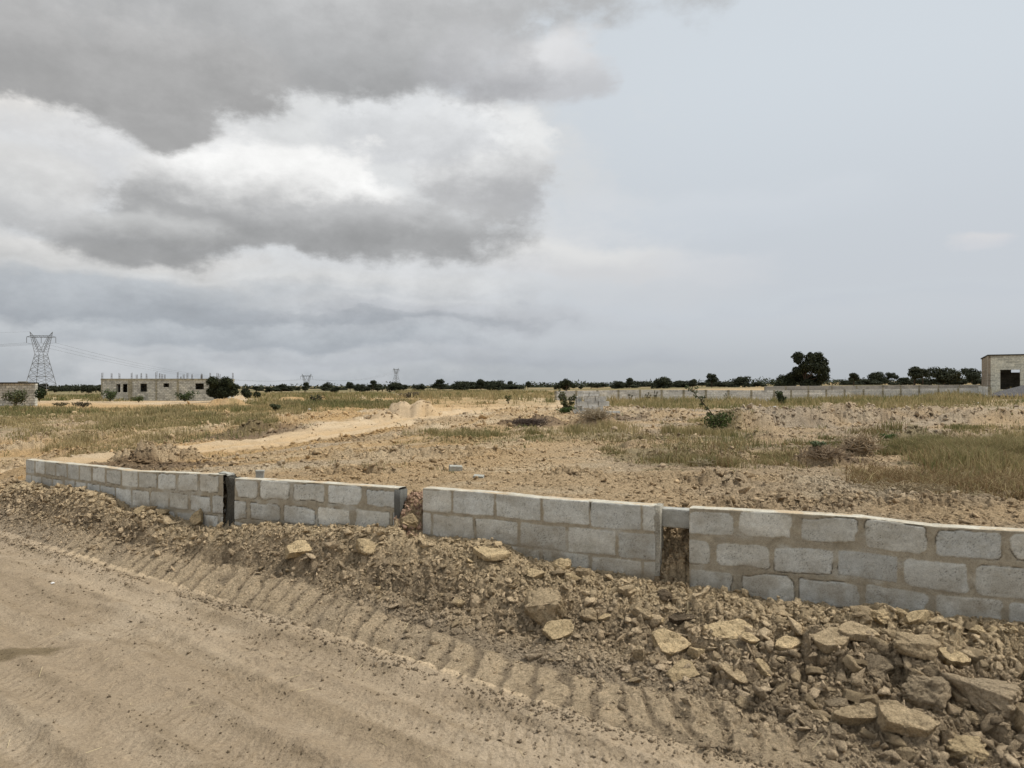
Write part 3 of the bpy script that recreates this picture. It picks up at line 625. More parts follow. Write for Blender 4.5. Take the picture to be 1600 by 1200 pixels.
# px, py, width px, height px, kind, colour, tilt toward camera (deg), roll, label
HERO = [
 (1045,1006,62,44,'slab',cT,38,-8,'largest flat cracked slab of dry tan clay, tilted towards the road below the widest wall gap'),
 (1147,990,78,34,'slab',cT,26,4,'broad pale slab of crazed clay lying almost level on the crest right of the tilted slab'),
 (1063,1044,54,36,'chunk',cT*.92,20,5,'ridged block of layered clay directly below the big tilted slab'),
 (1089,1018,30,30,'chunk',cT*.95,25,20,'squarish tan clod wedged at the right edge of the big tilted slab'),
 (873,990,44,32,'slab',cT*.9,42,10,'angular tan clay plate lying on crumbs below the big rounded lump'),
 (858,948,78,58,'lump',cM,10,0,'big rounded dome of compacted clay bulging from the bank left of the wall gap'),
 (921,962,32,28,'lump',cM,10,0,'round clod beside the dark hollow right of the big domed lump'),
 (945,965,20,14,'chunk',cT,20,10,'small pale chunk just right of the round clod by the dark hollow'),
 (1006,962,40,16,'slab',cM*.9,30,-28,'narrow brown shard leaning down to the right under the wall gap'),
 (1030,974,26,10,'slab',cT,25,-20,'little pale shard at the left of the dark damp slab'),
 (1064,970,42,14,'slab',cD*.75,8,2,'flat dark brown damp slab on the crest under the wall gap'),
 (1172,1002,26,14,'slab',cT,30,-15,'pale chip standing below the right corner of the broad crazed slab'),
 (1160,1010,60,20,'chunk',cG,15,-5,'dark rough clod underneath the broad crazed slab'),
 (1000,1018,20,34,'chunk',cM*.95,30,5,'upright pointed clod left of the big tilted slab'),
 (1145,1055,44,20,'slab',cM*1.05,32,-25,'long wedge of grey tan clay sloping down to the right below the bank crest'),
 (1197,1048,36,22,'slab',cT*.92,30,-30,'flat tan wedge further right and higher than the long grey wedge'),
 (1105,1055,16,16,'chunk',cM,20,0,'small squarish clod between the ridged block and the long wedge'),
 (1160,1094,26,18,'lump',cM,10,0,'rounded clod standing alone in the crumbs near the lug tyre prints'),
 (1184,1084,18,18,'chunk',cM*1.1,15,10,'angular pale stone like clod right of the lone rounded clod'),
 (1232,1010,36,20,'slab',cT,20,6,'square edged pale crust plate on the crest, first one right of the broad slab'),
 (1300,1005,74,20,'slab',cM*.95,18,10,'long ragged crust edge overhanging the dark hollow in the middle of the right bank'),
 (1345,992,60,16,'slab',cM,15,-6,'thin crust sheet lying on top of the ragged overhanging edge'),
 (1460,1078,78,62,'lump',cG*1.1,25,0,'large smooth grey brown boulder of clay in the right bank'),
 (1545,1080,100,60,'lump',cG*1.3,25,4,'very large layered clay mass at the far right of the bank'),
 (1590,1110,50,60,'chunk',cM,20,10,'reddish tan clay block cut by the right edge of the picture'),
 (1418,1133,84,36,'slab',cM,30,-8,'long broad clay slab near the bottom right in front of the grey boulder'),
 (1345,1125,80,16,'slab',cM*.95,22,2,'long thin tan slab left of the broad bottom right slab'),
 (1517,1172,56,34,'lump',cT*.88,20,0,'pale hexagonal boulder close to the bottom right corner'),
 (1420,1178,28,24,'chunk',cM,20,10,'small faceted clod left of the pale bottom right boulder'),
 (1525,1122,30,22,'chunk',cM*1.05,20,-10,'pale cube like clod above the pale bottom right boulder'),
 (1490,1028,42,22,'slab',cT*.95,20,-4,'flat topped pale block beside the black hollow under the right crest'),
 (1440,1012,62,30,'lump',cM,20,0,'reddish domed lump on the crest above the grey boulder'),
 (1490,1110,30,24,'chunk',cM*.9,20,30,'brown wedge between the grey boulder and the cube like clod'),
 (1468,1108,20,22,'chunk',cG,20,0,'pyramid shaped grey clod at the foot of the grey boulder'),
 (1370,1040,50,26,'lump',cG*.9,20,0,'dark rounded clod in the hollow left of the grey boulder'),
 (1310,1100,34,26,'chunk',cG,20,20,'long leaning grey clod left of the thin tan slab'),
 (1310,1142,34,24,'chunk',cG*1.05,20,0,'rounded flat clod below the thin tan slab'),
 (1285,1122,26,20,'chunk',cM,20,0,'pale crumbly clod above the smooth sand at the bottom right'),
 (1242,1128,20,16,'chunk',cM,20,-10,'little round clod at the edge of the sand near the bottom right'),
 (1375,960,42,20,'lump',cT,10,0,'smooth pale hump of earth touching the wall below its fifth lowest block'),
 (1409,960,24,16,'lump',cT*.95,10,0,'pale bumpy clod just right of the smooth hump against the wall'),
 (1432,972,42,16,'slab',cT*.95,22,18,'pale crust plate with a black shadow gap below it near the wall'),
 (1330,982,18,16,'lump',cT,10,0,'single round pale clod in front of the wall on the right bank'),
 (1220,955,36,20,'lump',cM,10,0,'overhanging dark bottomed clod touching the wall right of the gap'),
 (1450,968,20,13,'lump',cT,10,0,'egg sized pale clod against the wall right of the crust plate'),
 (1530,985,22,14,'lump',cT*.97,10,0,'pale clod at the wall foot towards the right edge of the picture'),
 (1555,990,20,12,'chunk',cT*.97,10,0,'flat pale clod at the wall foot, second from the right edge'),
 (1585,985,16,10,'lump',cT,10,0,'small pale clod at the wall foot, nearest the right edge'),
 (463,860,44,22,'slab',cT*.98,26,4,'large flat pale stone like clod alone on the middle of the bank'),
 (307,809,22,30,'slab',cT*.85,62,18,'upright tan slab leaning on the wall left of the dark pillar'),
 (219,797,24,14,'chunk',cT*.8,15,10,'blocky clod at the wall foot left of the upright slab'),
 (253,800,22,10,'chunk',cT*.8,15,0,'small clod at the wall foot between the blocky clod and upright slab'),
 (578,852,46,22,'lump',cT*.92,15,0,'smooth tan hump left of centre on the bank below the second wall section'),
 (640,826,20,10,'slab',cT,20,-10,'flat chip lying in front of the narrow wall gap'),
 (640,812,26,24,'lump',cT*.75,10,0,'large brown lump filling the foot of the narrow wall gap'),
 (768,869,54,13,'slab',cT*.95,14,-3,'flat slab with a black shadow under it below the middle wall section'),
 (735,875,22,12,'chunk',cT*.9,14,0,'chunky clod left of the flat slab with the shadow'),
 (878,882,28,22,'lump',cT,10,0,'pale clod resting against the wall left of the wall gap'),
 (912,893,22,14,'slab',cM*.8,10,5,'brown flat clod right of the pale clod against the wall'),
 (838,895,30,16,'chunk',cT*.95,12,0,'pale blocky clod on the crest left of the wall gap'),
 (895,905,26,14,'chunk',cT*.95,12,0,'squat pale clod on the crest nearer the wall gap'),
 (718,942,18,14,'chunk',cT*.9,20,0,'pale pebble shaped clod in the crumbs of the middle bank'),
 (590,918,12,12,'chunk',cT*.95,20,0,'small white tan chip high on the middle bank'),
 (1038,930,26,16,'lump',cD,10,0,'dark round clod in the mouth of the widest wall gap'),
 (980,925,30,14,'slab',cM,20,-12,'cracked flat clod left of the mouth of the widest gap'),
]
for i, (px, py, wp, hp_, kd, cl, tilt, roll, lab) in enumerate(HERO):
    p = hit(px, py+hp_*.35, 20); dist = p[1]; W = wp/F*dist*1.16; Hh = hp_/F*dist
    th = {'slab': max(.035, min(.09, W*.28)), 'lump': Hh*1.15, 'chunk': Hh*.95}[kd]
    t = R(tilt); dep = {'slab': max(Hh/max(math.sin(t+.33), .35), W*.35), 'lump': W*.9, 'chunk': W*.75}[kd]
    if kd == 'slab' and tilt < 20: th = Hh*.8; dep = W*.6
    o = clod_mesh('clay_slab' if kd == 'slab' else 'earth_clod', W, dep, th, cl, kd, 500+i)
    up = math.sin(t)*dep*.32+th*.25
    o.location = (p[0], p[1]+dep*.15, p[2]+up*(1.0 if kd == 'slab' else .45)); o.rotation_euler = (t, R(-roll), R(random.uniform(-12, 12)-22*(kd != 'slab')))
    tag(o, lab, 'clod of earth', 'large clods on the earth bank')
# unlabelled mid clods: two indistinguishable kinds on the bank
protos = [clod_mesh('earth_clod', 1, .8, .6, cM*random.uniform(.85, 1.25), k, 900+j) for j, k in enumerate(['chunk', 'chunk', 'lump', 'chunk', 'slab', 'slab', 'chunk', 'chunk'])]
x, y, u, d_ = sample_front(5000); z, d = H(x, y, full=True)
mk = (d['q'] > .12) & (d['q'] < .82) & (d['s'] < -.2) & (d['f'] > .05) & (d['lug'] < .2) & (np.abs(np.arctan2(x, y)) < .6) & (rng.random(len(x)) < (.35+.65*d['right'])); x, y, z = keep(mk, x, y, z); rt = keep(mk, d['right'])[0]
usedp = set(); xs = []
for i in range(225):
    j = i % len(protos); s_ = float(rng.lognormal(math.log(.075), .32))*(1+.45*rt[i])
    if j in usedp: o = protos[j].copy(); COL.objects.link(o)
    else: o = protos[j]; usedp.add(j)
    o.location = (x[i], y[i], z[i]+.1*s_); o.scale = (s_, s_*random.uniform(.7, 1.1), s_*random.uniform(.5, 1.0)); o.rotation_euler = (random.gauss(.15, .4), random.gauss(0, .4), random.uniform(0, 6.28))
    pxx = x[i]/y[i]*F+800; zn = 'the leftmost wall section' if pxx < 355 else 'the second wall section' if pxx < 640 else 'the left half of the middle wall section' if pxx < 840 else 'the right half of the middle wall section' if pxx < 1050 else 'the start of the right wall section' if pxx < 1300 else 'the right wall section near the picture edge'
    kdn = ('angular', 'blocky', 'rounded', 'sharp edged', 'flat plate like', 'thin flat', 'faceted', 'chunky')[j]; sz = 'small ' if s_ < .075 else ''
    tag(o, sz+kdn+' clod of earth below '+zn, 'clod of earth', 'mid sized clods on the bank, '+sz+kdn+' below '+zn)

# ------------------------------------------------------------------ block walls in the foreground
def concrete_mat(name, base, var=.5, sc=1.0):
    m, t, b = material(name, .95, .12); tc_ = t.nodes.new('ShaderNodeTexCoord'); v = tc_.outputs['Object']
    at = t.nodes.new('ShaderNodeAttribute'); at.attribute_name = 'Col'
    a = mnoise(t, v, 110*sc, 5, .75); c = mnoise(t, v, 9*sc, 6, .65); e = mnoise(t, v, 300*sc, 2, .6)
    vo = t.nodes.new('ShaderNodeTexVoronoi'); t.links.new(v, vo.inputs['Vector']); vo.inputs['Scale'].default_value = 85*sc
    pit = mramp(t, vo.outputs['Distance'], [(.08, g3_(.42)), (.26, g3_(1.0))]); pm = mramp(t, a.outputs[0], [(.44, g3_(0)), (.54, g3_(1))])
    r1 = mramp(t, a.outputs[0], [(.3, g3_(.72)), (.5, g3_(1)), (.7, g3_(1.18))]); r2 = mramp(t, c.outputs[0], [(.3, (.84, .82, .78)), (.5, (1, 1, 1)), (.7, (1.08, 1.09, 1.10))])
    x = mmix(t, 1.0, at.outputs['Color'], r1.outputs[0], 'MULTIPLY'); x = mmix(t, 1.0, x, r2.outputs[0], 'MULTIPLY')
    pp = mmix(t, pm.outputs[0], pit.outputs[0], (1., 1., 1.)); x = mmix(t, .85, x, pp, 'MULTIPLY'); t.links.new(x, b.inputs['Base Color'])
    n1_ = mbump(t, b, pp, .5, .006); n2_ = mbump(t, b, a.outputs[0], .6, .006, n1_); mbump(t, b, c.outputs[0], .3, .02, n2_); return m
MBLOCK = concrete_mat('rough_concrete_block', None); MMORT = soil_mat('mortar', 1.5, .5)
def top_z(px, py):
    X_, Y_, U_ = wall_at_px(px); return U_, CZ+(HY-py)/F*Y_
c_blk = np.array((.57, .57, .525)); c_mor = np.array((.30, .265, .20))
def block_wall(name, u0, u1, tops, joints, courses, pitch, label, blkw=.45, jw=(.03, .06), seed=1, cover=.5, res=.008):
    """one stretch of wall: a fine relief of block faces, smeared mortar and cracks wrapped over front, top and back. tops: [(u,z)]; joints: u of one joint in odd/even courses"""
    g = np.random.default_rng(seed); tu_ = np.array([a for a, b in tops]); tz_ = np.array([b for a, b in tops]); topz = lambda u: np.interp(u, tu_, tz_)
    nu = max(4, int((u1-u0)/res)); us = np.linspace(u0, u1, nu+1); H_ = courses*pitch+.06; nf = int(H_/res)
    prof = [(0., -H_+i*H_/nf) for i in range(nf+1)]+[(.02, .002), (.05, .003), (.08, .004), (.11, .002), (.145, 0.)]+[(.15, -i*H_/6) for i in range(0, 7)]
    prof = np.array(prof); nP = len(prof); UU, PI_ = np.meshgrid(us, np.arange(nP), indexing='ij'); off = prof[PI_, 0].copy(); zz = prof[PI_, 1].copy()
    front = PI_ <= nf; dmin = np.full(UU.shape, 9.); tone = np.ones(UU.shape); tint = np.zeros(UU.shape)
    wu = UU+.010*fbm(UU*7, zz*7, 3, seed)+.004*fbm(UU*30, zz*30, 2, seed+1); wz = zz+.008*fbm(UU*7+30, zz*7, 3, seed+2)+.004*fbm(UU*30+9, zz*30, 2, seed+3)
    for ci in range(courses):
        jo = joints[ci % 2]; a = jo-math.ceil((jo-u0)/(blkw+.025)+1)*(blkw+.025); zc = -(ci+.5)*pitch+(.010 if ci == 0 else 0)
        while a < u1:
            b = a+blkw+.025; l0 = a+g.uniform(*jw)/2; l1 = b-g.uniform(*jw)/2; a = b+g.uniform(-.006, .006)
            if l0 < u0: l0 = u0-.01
            if l1 > u1: l1 = u1+.01
            if l1-l0 < .06: continue
            hh_ = (pitch-(g.uniform(.022, .050) if cover > .3 else g.uniform(.012, .028)))/2; zo = g.uniform(-.006, .006); r_ = g.uniform(.008, .02)+cover*g.uniform(0, .05); cx = (l0+l1)/2; hw_ = (l1-l0)/2
            sk = g.normal(0, .012); i_a = max(0, np.searchsorted(us, l0-.06)); i_b = np.searchsorted(us, l1+.06); sl = slice(i_a, i_b)
            lz = wz[sl]-zc-zo-sk*(wu[sl]-cx); qx = np.abs(wu[sl]-cx)-hw_+r_; qz = np.abs(lz)-hh_+r_
            d = np.hypot(np.maximum(qx, 0), np.maximum(qz, 0))+np.minimum(np.maximum(qx, qz), 0)-r_
            th = g.uniform(0, 6.28); lim = (abs(math.cos(th))*hw_+abs(math.sin(th))*hh_)*g.uniform(.74, 1.0 if cover > .5 else 1.2); cut = (wu[sl]-cx)*math.cos(th)+lz*math.sin(th)-lim
            if g.random() < cover: d = np.maximum(d, cut)
            nw = (d < dmin[sl]) & front[sl]; dmin[sl] = np.where(nw, d, dmin[sl]); tone[sl] = np.where(nw, g.uniform(.80, 1.14), tone[sl]); tint[sl] = np.where(nw, g.uniform(-1, 1), tint[sl])
    if cover > 0: dmin = dmin+.055*cover*np.maximum(0, fbm(UU*4.2, zz*6, 3, seed+5)+.05)
    m = ss(.005, -.006, dmin)*front; fn = fbm(UU*55, zz*55, 3, seed+6); sn = fbm(UU*5, zz*22, 4, seed+7); mo = fbm(UU*12, zz*16, 4, seed+9)
    crk = np.exp(-((dmin-.004)/.0032)**2)*ss(.05, .25, fbm(UU*2.3+4, zz*3.1, 3, seed+11))*front
    pf1, pf2, _, _, pcx, pcy = voro(UU/.016, zz/.016, seed+13); pit = ss(.34, .12, pf1)*(_h(pcx, pcy, seed) > .55)*ss(-.25, .25, fbm(UU*11, zz*11, 2, seed+14))*m
    hgt = m*(.004+.0012*fn)+(1-m)*(.0035*mo+.002*fn)-.012*crk-.004*pit
    off = np.where(front, off-hgt, off); zt = np.where(~front & (PI_ <= nf+5), .003*fbm(UU*30, off*40, 3, seed+15)+.004*fbm(UU*7, off*0, 2, seed+16), 0); zt = np.where(PI_ == nf, .002*fbm(UU*30, off*0, 2, seed+15), zt)
    X_, Y_ = uv2w(UU, off); Z_ = topz(UU)+zz+zt; v = np.stack([X_, Y_, Z_], -1).reshape(-1, 3); id_ = np.arange(v.shape[0]).reshape(UU.shape)
    f = np.stack([id_[:-1, :-1], id_[1:, :-1], id_[1:, 1:], id_[:-1, 1:]], -1).reshape(-1, 4)
    cb = c_blk*(tone*(1+.13*sn+.15*fn))[..., None]*(1+tint[..., None]*np.array((-.02, .0, .03))); cm = np.array((.36, .32, .245))*(1+.20*mo+.15*fn)[..., None]; cm = mixc(cm, c_blk*.92+0*cm, ss(.1, .5, fbm(UU*3, zz*5, 3, seed+20))*.5)
    cc_ = mixc(cm, cb, m); cc_ = cc_*(1-.62*crk)[..., None]*(1-.55*pit)[..., None]; stn = ss(.0, .5, fbm(UU*2.2, zz*4, 4, seed+21))*.35+.6*ss(-.22, -.62, zz)*ss(-.35, .35, fbm(UU*7, zz*5, 4, seed+33)); cc_ = mixc(cc_, np.array((.30, .26, .195))+0*cc_, np.clip(stn, 0, 1)*front)
    ct_ = np.array((.50, .475, .40))*(1+.22*fbm(UU*9, off*50, 3, seed+8)+.10*fn)[..., None]; ct_ = mixc(ct_, c_tan*.9+0*ct_, ss(-.05, .3, fbm(UU*5, off*12, 4, seed+31))*.8); tp = (PI_ > nf) & (PI_ <= nf+5); cc_ = np.where(tp[..., None], ct_, cc_)
    F_ = [f]
    for row in (0, len(us)-1):
        ids = id_[row]; bk = lambda i: ids[nP-1-min(6, int(round(i/nf*6)))]; q4 = np.array([(ids[i], ids[i+1], bk(i+1), bk(i)) for i in range(nf)]+[(ids[nf], ids[nf+1], ids[nf+4], ids[nf+5])]); F_.append(q4 if row else q4[:, ::-1])
    o = npmesh(name, v, np.concatenate(F_), MBLOCK, cc_.reshape(-1, 3)); return tag(o, label, 'block wall', 'unfinished block wall sections beside the road')
PT = .24
block_wall('block_wall', U(41), U(349), [top_z(41,718), top_z(56,720), top_z(159,730), top_z(203,736), top_z(349,742)], (U(105), U(82)), 4, PT,
           'leftmost low grey block wall section, curving away to its free end beside the sandy track', seed=11, res=.012, cover=.45)
block_wall('block_wall', U(367), U(623), [top_z(367,748), top_z(500,755), top_z(623,763)], (U(457), U(440)), 4, PT,
           'low grey block wall section between the dark pillar and the narrow rubble filled gap', seed=12, res=.010, cover=.55)
block_wall('block_wall', U(661), U(1024), [top_z(661,763), top_z(760,770), top_z(850,779), top_z(950,786), top_z(1024,791)], (U(920), U(884)), 4, PT,
           'middle block wall section with stepped cracks in its joints, left of the widest gap', seed=13, cover=.22, jw=(.012, .035))
ue = WU[6]+3.0
block_wall('block_wall', U(1077), ue, [top_z(1077,794), top_z(1250,803), top_z(1350,809.5), top_z(1459,823), top_z(1600,831), (WU[6]+3, CZ+(HY-831)/F*5.21)], (U(1345), U(1302)), 4, .25,
           'right hand block wall section with thick mortar joints, running out of the picture', seed=14, cover=.75, jw=(.025, .07))
# stretch of top course bridging the widest gap behind
def wall_piece(name, u0, u1, off0, off1, z0, z1, mat, colr, label, cat, grp=None, rough=.012, seed=3):
    nx, nz = max(3, int((u1-u0)/.015)), max(3, int((z1-z0)/.015)); ny = max(2, int((off1-off0)/.03)); bm = bmesh.new(); bmesh.ops.create_cube(bm, size=1)
    bmesh.ops.subdivide_edges(bm, edges=bm.edges[:], cuts=10, use_grid_fill=True)
    v = np.array([q.co[:] for q in bm.verts]); f = np.array([[q.index for q in p.verts] for p in bm.faces]); bm.free()
    uu_ = u0+(v[:, 0]+.5)*(u1-u0); of = off0+(v[:, 1]+.5)*(off1-off0); zz = z0+(v[:, 2]+.5)*(z1-z0); n = fbm(uu_*25+seed, zz*20+of*25, 3, seed); n2_ = fbm(uu_*22+seed+9, zz*24-of*25, 3, seed+1)
    of = of+rough*n; uu_ = uu_+rough*n2_; X_, Y_ = uv2w(uu_, of); c = colr[None]*(1+.25*n[:, None])
    o = npmesh(name, np.stack([X_, Y_, zz+rough*n2_*.6], -1), f, mat, c); return tag(o, label, cat, grp)
zt = top_z(356,745)[1]
wall_piece('concrete_pillar', U(349), U(366.5), .03, .14, -.1, zt-.012, MMORT, np.array((.095, .09, .075)), 'dark rough concrete pillar cast between the two left wall sections', 'pillar', rough=.03)
wall_piece('concrete_pillar', U(614)+.02, U(626), -.012, .13, -.1, top_z(623,764)[1]-.012, MBLOCK, np.array((.12, .12, .11)), 'thin dark jamb strip ending the wall section left of the narrow gap', 'pillar', rough=.008, seed=8)  # strip over the section's end, darker than its blocks
wall_piece('block_stub', U(337), U(351), .04, .12, zt-.002, zt+.026, MBLOCK, np.array((.42, .42, .38)), 'broken piece of block lying on top of the wall beside the dark pillar', 'block piece')
wall_piece('block_pier', U(1022), U(1031), .0, .15, -.1, top_z(1024,791)[1]+.004, MMORT, np.array((.42, .40, .34)), 'pale mortar pier closing the left side of the widest wall gap', 'pier', rough=.012, seed=5)
X0_, Y0_ = uv2w(U(1036), .0); 
wall_piece('block_wall', U(1029.5), U(1078), .10, .22, top_z(1050,799)[1]-.16, top_z(1050,798.5)[1], MBLOCK, c_blk*.72, 'single course of grey block bridging the back of the widest wall gap', 'block wall', rough=.006, seed=6)
# short marker post and loose block behind
p = P(406, 752, 8.6); mb = MB(); mb.box(-.045, .045, -.04, .04, -.25, .13); mb.box(-.050, .050, -.045, .045, .118, .134)
o = mb.build('boundary_post', MBLOCK); o.location = p; o.rotation_euler = (0, R(2), R(12)); tag(o, 'short square concrete peg standing behind the wall right of the dark pillar', 'peg')
ca = o.data.color_attributes.new('Col', 'FLOAT_COLOR', 'POINT'); ca.data.foreach_set('color', [.36, .36, .33, 1]*len(o.data.vertices))
def loose_block(px, py, wp, rz, label, tilt=.1, frac=1.0):
    p = hit(px, py, 60); Wd = wp/F*p[1]; mb = MB(); mb.box(-.5, .5, -.28, .28, -.3, .30); me_o = mb.build('loose_block', MBLOCK)
    bm = bmesh.new(); bm.from_mesh(me_o.data); bmesh.ops.bevel(bm, geom=bm.edges[:], offset=.04, segments=2, affect='EDGES', profile=.6); bmesh.ops.subdivide_edges(bm, edges=[e for e in bm.edges if e.calc_length() > .3], cuts=4, use_grid_fill=True)
    for v in bm.verts: v.co += v.co.normalized()*.03*float(vn(np.array([v.co.x*7+px]), np.array([v.co.y*7+v.co.z*5]), 4)[0])
    bm.to_mesh(me_o.data); bm.free(); ca = me_o.data.color_attributes.new('Col', 'FLOAT_COLOR', 'POINT'); ca.data.foreach_set('color', [.38, .38, .34, 1]*len(me_o.data.vertices))
    me_o.scale = (Wd, Wd, Wd*frac); me_o.location = p+np.array((0, 0, .12*Wd)); me_o.rotation_euler = (tilt, .05, rz); return tag(me_o, label, 'concrete block')
loose_block(712, 736, 20, .25, 'single grey concrete block lying on bare soil behind the middle wall')
loose_block(748, 747, 16, -.2, 'half buried grey block piece right of the single loose block behind the wall', .2, .45)
#loose_block(662, 722, 14, .5, 'rough weathered block chunk at the edge of the pale rubble behind the wall', .3, .8)

# ------------------------------------------------------------------ grass
def leaf_mat(name, trans=.25):
    m, t, b = material(name, .8, .15); at = t.nodes.new('ShaderNodeAttribute'); at.attribute_name = 'Col'; t.links.new(at.outputs['Color'], b.inputs['Base Color'])
    tr = t.nodes.new('ShaderNodeBsdfTranslucent'); t.links.new(at.outputs['Color'], tr.inputs[0]); mx = t.nodes.new('ShaderNodeMixShader'); mx.inputs[0].default_value = trans
    t.links.new(b.outputs[0], mx.inputs[1]); t.links.new(tr.outputs[0], mx.inputs[2]); t.links.new(mx.outputs[0], t.nodes['Material Output'].inputs[0]); return m
MGRASS = leaf_mat('grass_blades', .35); MLEAF = leaf_mat('foliage', .12)
g_tan = np.array((.42, .34, .185)); g_grn = np.array((.15, .165, .065)); g_olive = np.array((.26, .225, .105)); g_brn = np.array((.21, .145, .075))
def blades(name, X, Y, hgt, green, label, cat='grass', nb=9, spread=.07, lean=.5, brn=0.0):
    n = len(X); X = np.repeat(X, nb); Y = np.repeat(Y, nb); hgt = np.repeat(hgt, nb)*rng.uniform(.45, 1.15, n*nb); tg = np.repeat(rng.random(n), nb)
    r = np.hypot(X, Y); spr = spread*np.clip(r/15, .7, 3); X = X+rng.normal(0, 1, n*nb)*spr; Y = Y+rng.normal(0, 1, n*nb)*spr; Z = H(X, Y)-.02
    wd = np.maximum(.004, r*.00042)*rng.uniform(.7, 1.5, n*nb); a = rng.uniform(0, 2*math.pi, n*nb); la = rng.uniform(0, 2*math.pi, n*nb); ln = hgt*np.abs(rng.normal(0, lean, n*nb))
    dx, dy = np.cos(a)*wd, np.sin(a)*wd; lx, ly = np.cos(la)*ln, np.sin(la)*ln
    v = np.stack([np.stack([X-dx, Y-dy, Z], -1), np.stack([X+dx, Y+dy, Z], -1), np.stack([X+lx*.35+dx*.7, Y+ly*.35+dy*.7, Z+hgt*.62], -1), np.stack([X+lx*.35-dx*.7, Y+ly*.35-dy*.7, Z+hgt*.62], -1), np.stack([X+lx, Y+ly, Z+hgt*.95], -1)], 1).reshape(-1, 3)
    b = (np.arange(n*nb)*5)[:, None]; f = np.concatenate([b+np.array([[0, 1, 2]]), b+np.array([[0, 2, 3]]), b+np.array([[3, 2, 4]])])
    kg = np.clip(green+(tg-.5)*.8+.75*fbm(X*.25, Y*.2, 3, 201)+rng.normal(0, .18, n*nb), 0, 1); c = np.where(kg[:, None] < .5, g_tan+(g_olive-g_tan)*kg[:, None]*2, g_olive+(g_grn-g_olive)*(kg[:, None]*2-1))
    if brn: kb = (rng.random(n*nb) < brn)[:, None]; c = np.where(kb, g_brn, c)
    c = np.repeat(c*rng.uniform(.75, 1.2, n*nb)[:, None], 5, axis=0)
    return tag(npmesh(name, v, f, MGRASS, c), label, cat, kind='stuff')
NAMES = {'a': 'tall tan and olive grass left of the sandy track', 'b': 'green grass belt across the left field', 'c': 'rough grass in front of the roofless block building', 'd': 'distant grass left of centre',
 'e': 'pale grass belt in the middle distance at centre', 'f': 'long dry grass along the foot of the distant boundary wall', 'g': 'thin dry grass among the rubble in the middle of the land', 'h': 'brownish scrub grass in the middle right of the land',
 'i': 'thick green and brown grass at the right edge behind the wall', 'j': 'sparse grass round the uprooted stump heaps', 'k': 'sparse grass at the far right of the stony ground', 'l': 'weedy grass beside the leaning branch'}
for nm, pts, n, hh, gr in GW:
    lo, hi = pts.min(0), pts.max(0); X = []; Y = []; tot = 0
    while tot < n:
        x = rng.uniform(lo[0], hi[0], n*3); y = rng.uniform(lo[1], hi[1], n*3); r = np.hypot(x, y); pat = fbm(x*.5, y*.35, 3, 210)*1.0+fbm(x*1.7, y*1.4, 2, 211)*.5
        thr = {'g': .25, 'j': .2, 'k': .2, 'l': .1, 'h': .2, 'a': -.02, 'i': -.02}.get(nm, .02)
        k = inpoly(x+1.3*fbm(x*.6, y*.6, 3, 212), y+1.8*fbm(x*.4, y*.4, 3, 213), pts) & (rng.random(n*3) < ss(thr-.12, thr+.12, pat)*.9+.08); X.append(x[k]); Y.append(y[k]); tot += k.sum()
    X = np.concatenate(X)[:n]; Y = np.concatenate(Y)[:n]; hs = hh*(.35+.8*np.clip(fbm(X*.5, Y*.5, 3, 214)*1.3+.5, 0, 1.5))
    if nm in 'abcdef': hs = hs*np.clip(Y/45, .8, 1.3)
    blades('grass', X, Y, hs, gr, NAMES[nm], nb=12 if nm in 'i' else 9, lean=.75 if nm in 'hi' else .45, brn=.3 if nm in 'hj' else .15 if nm == 'i' else 0)
# brown thatch along the lower edge of the right hand grass
x, y = [], []
for _ in range(560):
    t = random.random(); px = 1330+t*320; py = 748+t*30+random.gauss(-6, 9); Z = (CZ-.95)*F/(py-HY); x.append((px-800)/F*Z); y.append(Z)
blades('dry_thatch', np.array(x), np.array(y), rng.uniform(.06, .2, len(x)), .0, 'flattened brown straw along the lower edge of the right hand grass', nb=12, lean=1.7, brn=.75)
# lone tufts
x, y = sample_land(1400, 9, 60); z, d = H(x, y, full=True); k = (d['s'] > 1.5) & (d['trk'] < .1) & (fbm(x*.5, y*.5, 2, 220) > .12); x, y = x[k], y[k]
blades('weeds', x, y, np.full(len(x), .14)*np.clip(np.hypot(x, y)/20, .7, 2), .5, 'scattered small weeds over the bare ground', nb=7)
# straw on the road
mb = MB()
for i in range(42):
    px, py = random.uniform(0, 1500), random.uniform(880, 1195); q = hit(px, py, 14); a = random.uniform(0, 3.14); l = random.uniform(.03, .12); z2 = h1(q[0]+math.cos(a)*l, q[1]+math.sin(a)*l)
    mb.bar((q[0], q[1], q[2]+.006), (q[0]+math.cos(a)*l, q[1]+math.sin(a)*l, z2+random.uniform(.006, .02)), .0013, n=3)
mS, tS, bS = material('pale_straw'); bS.inputs['Base Color'].default_value = (.55, .46, .28, 1)
tag(mb.build('loose_straw', mS), 'thin pale straws dropped on the road and bank', 'straw', kind='stuff')

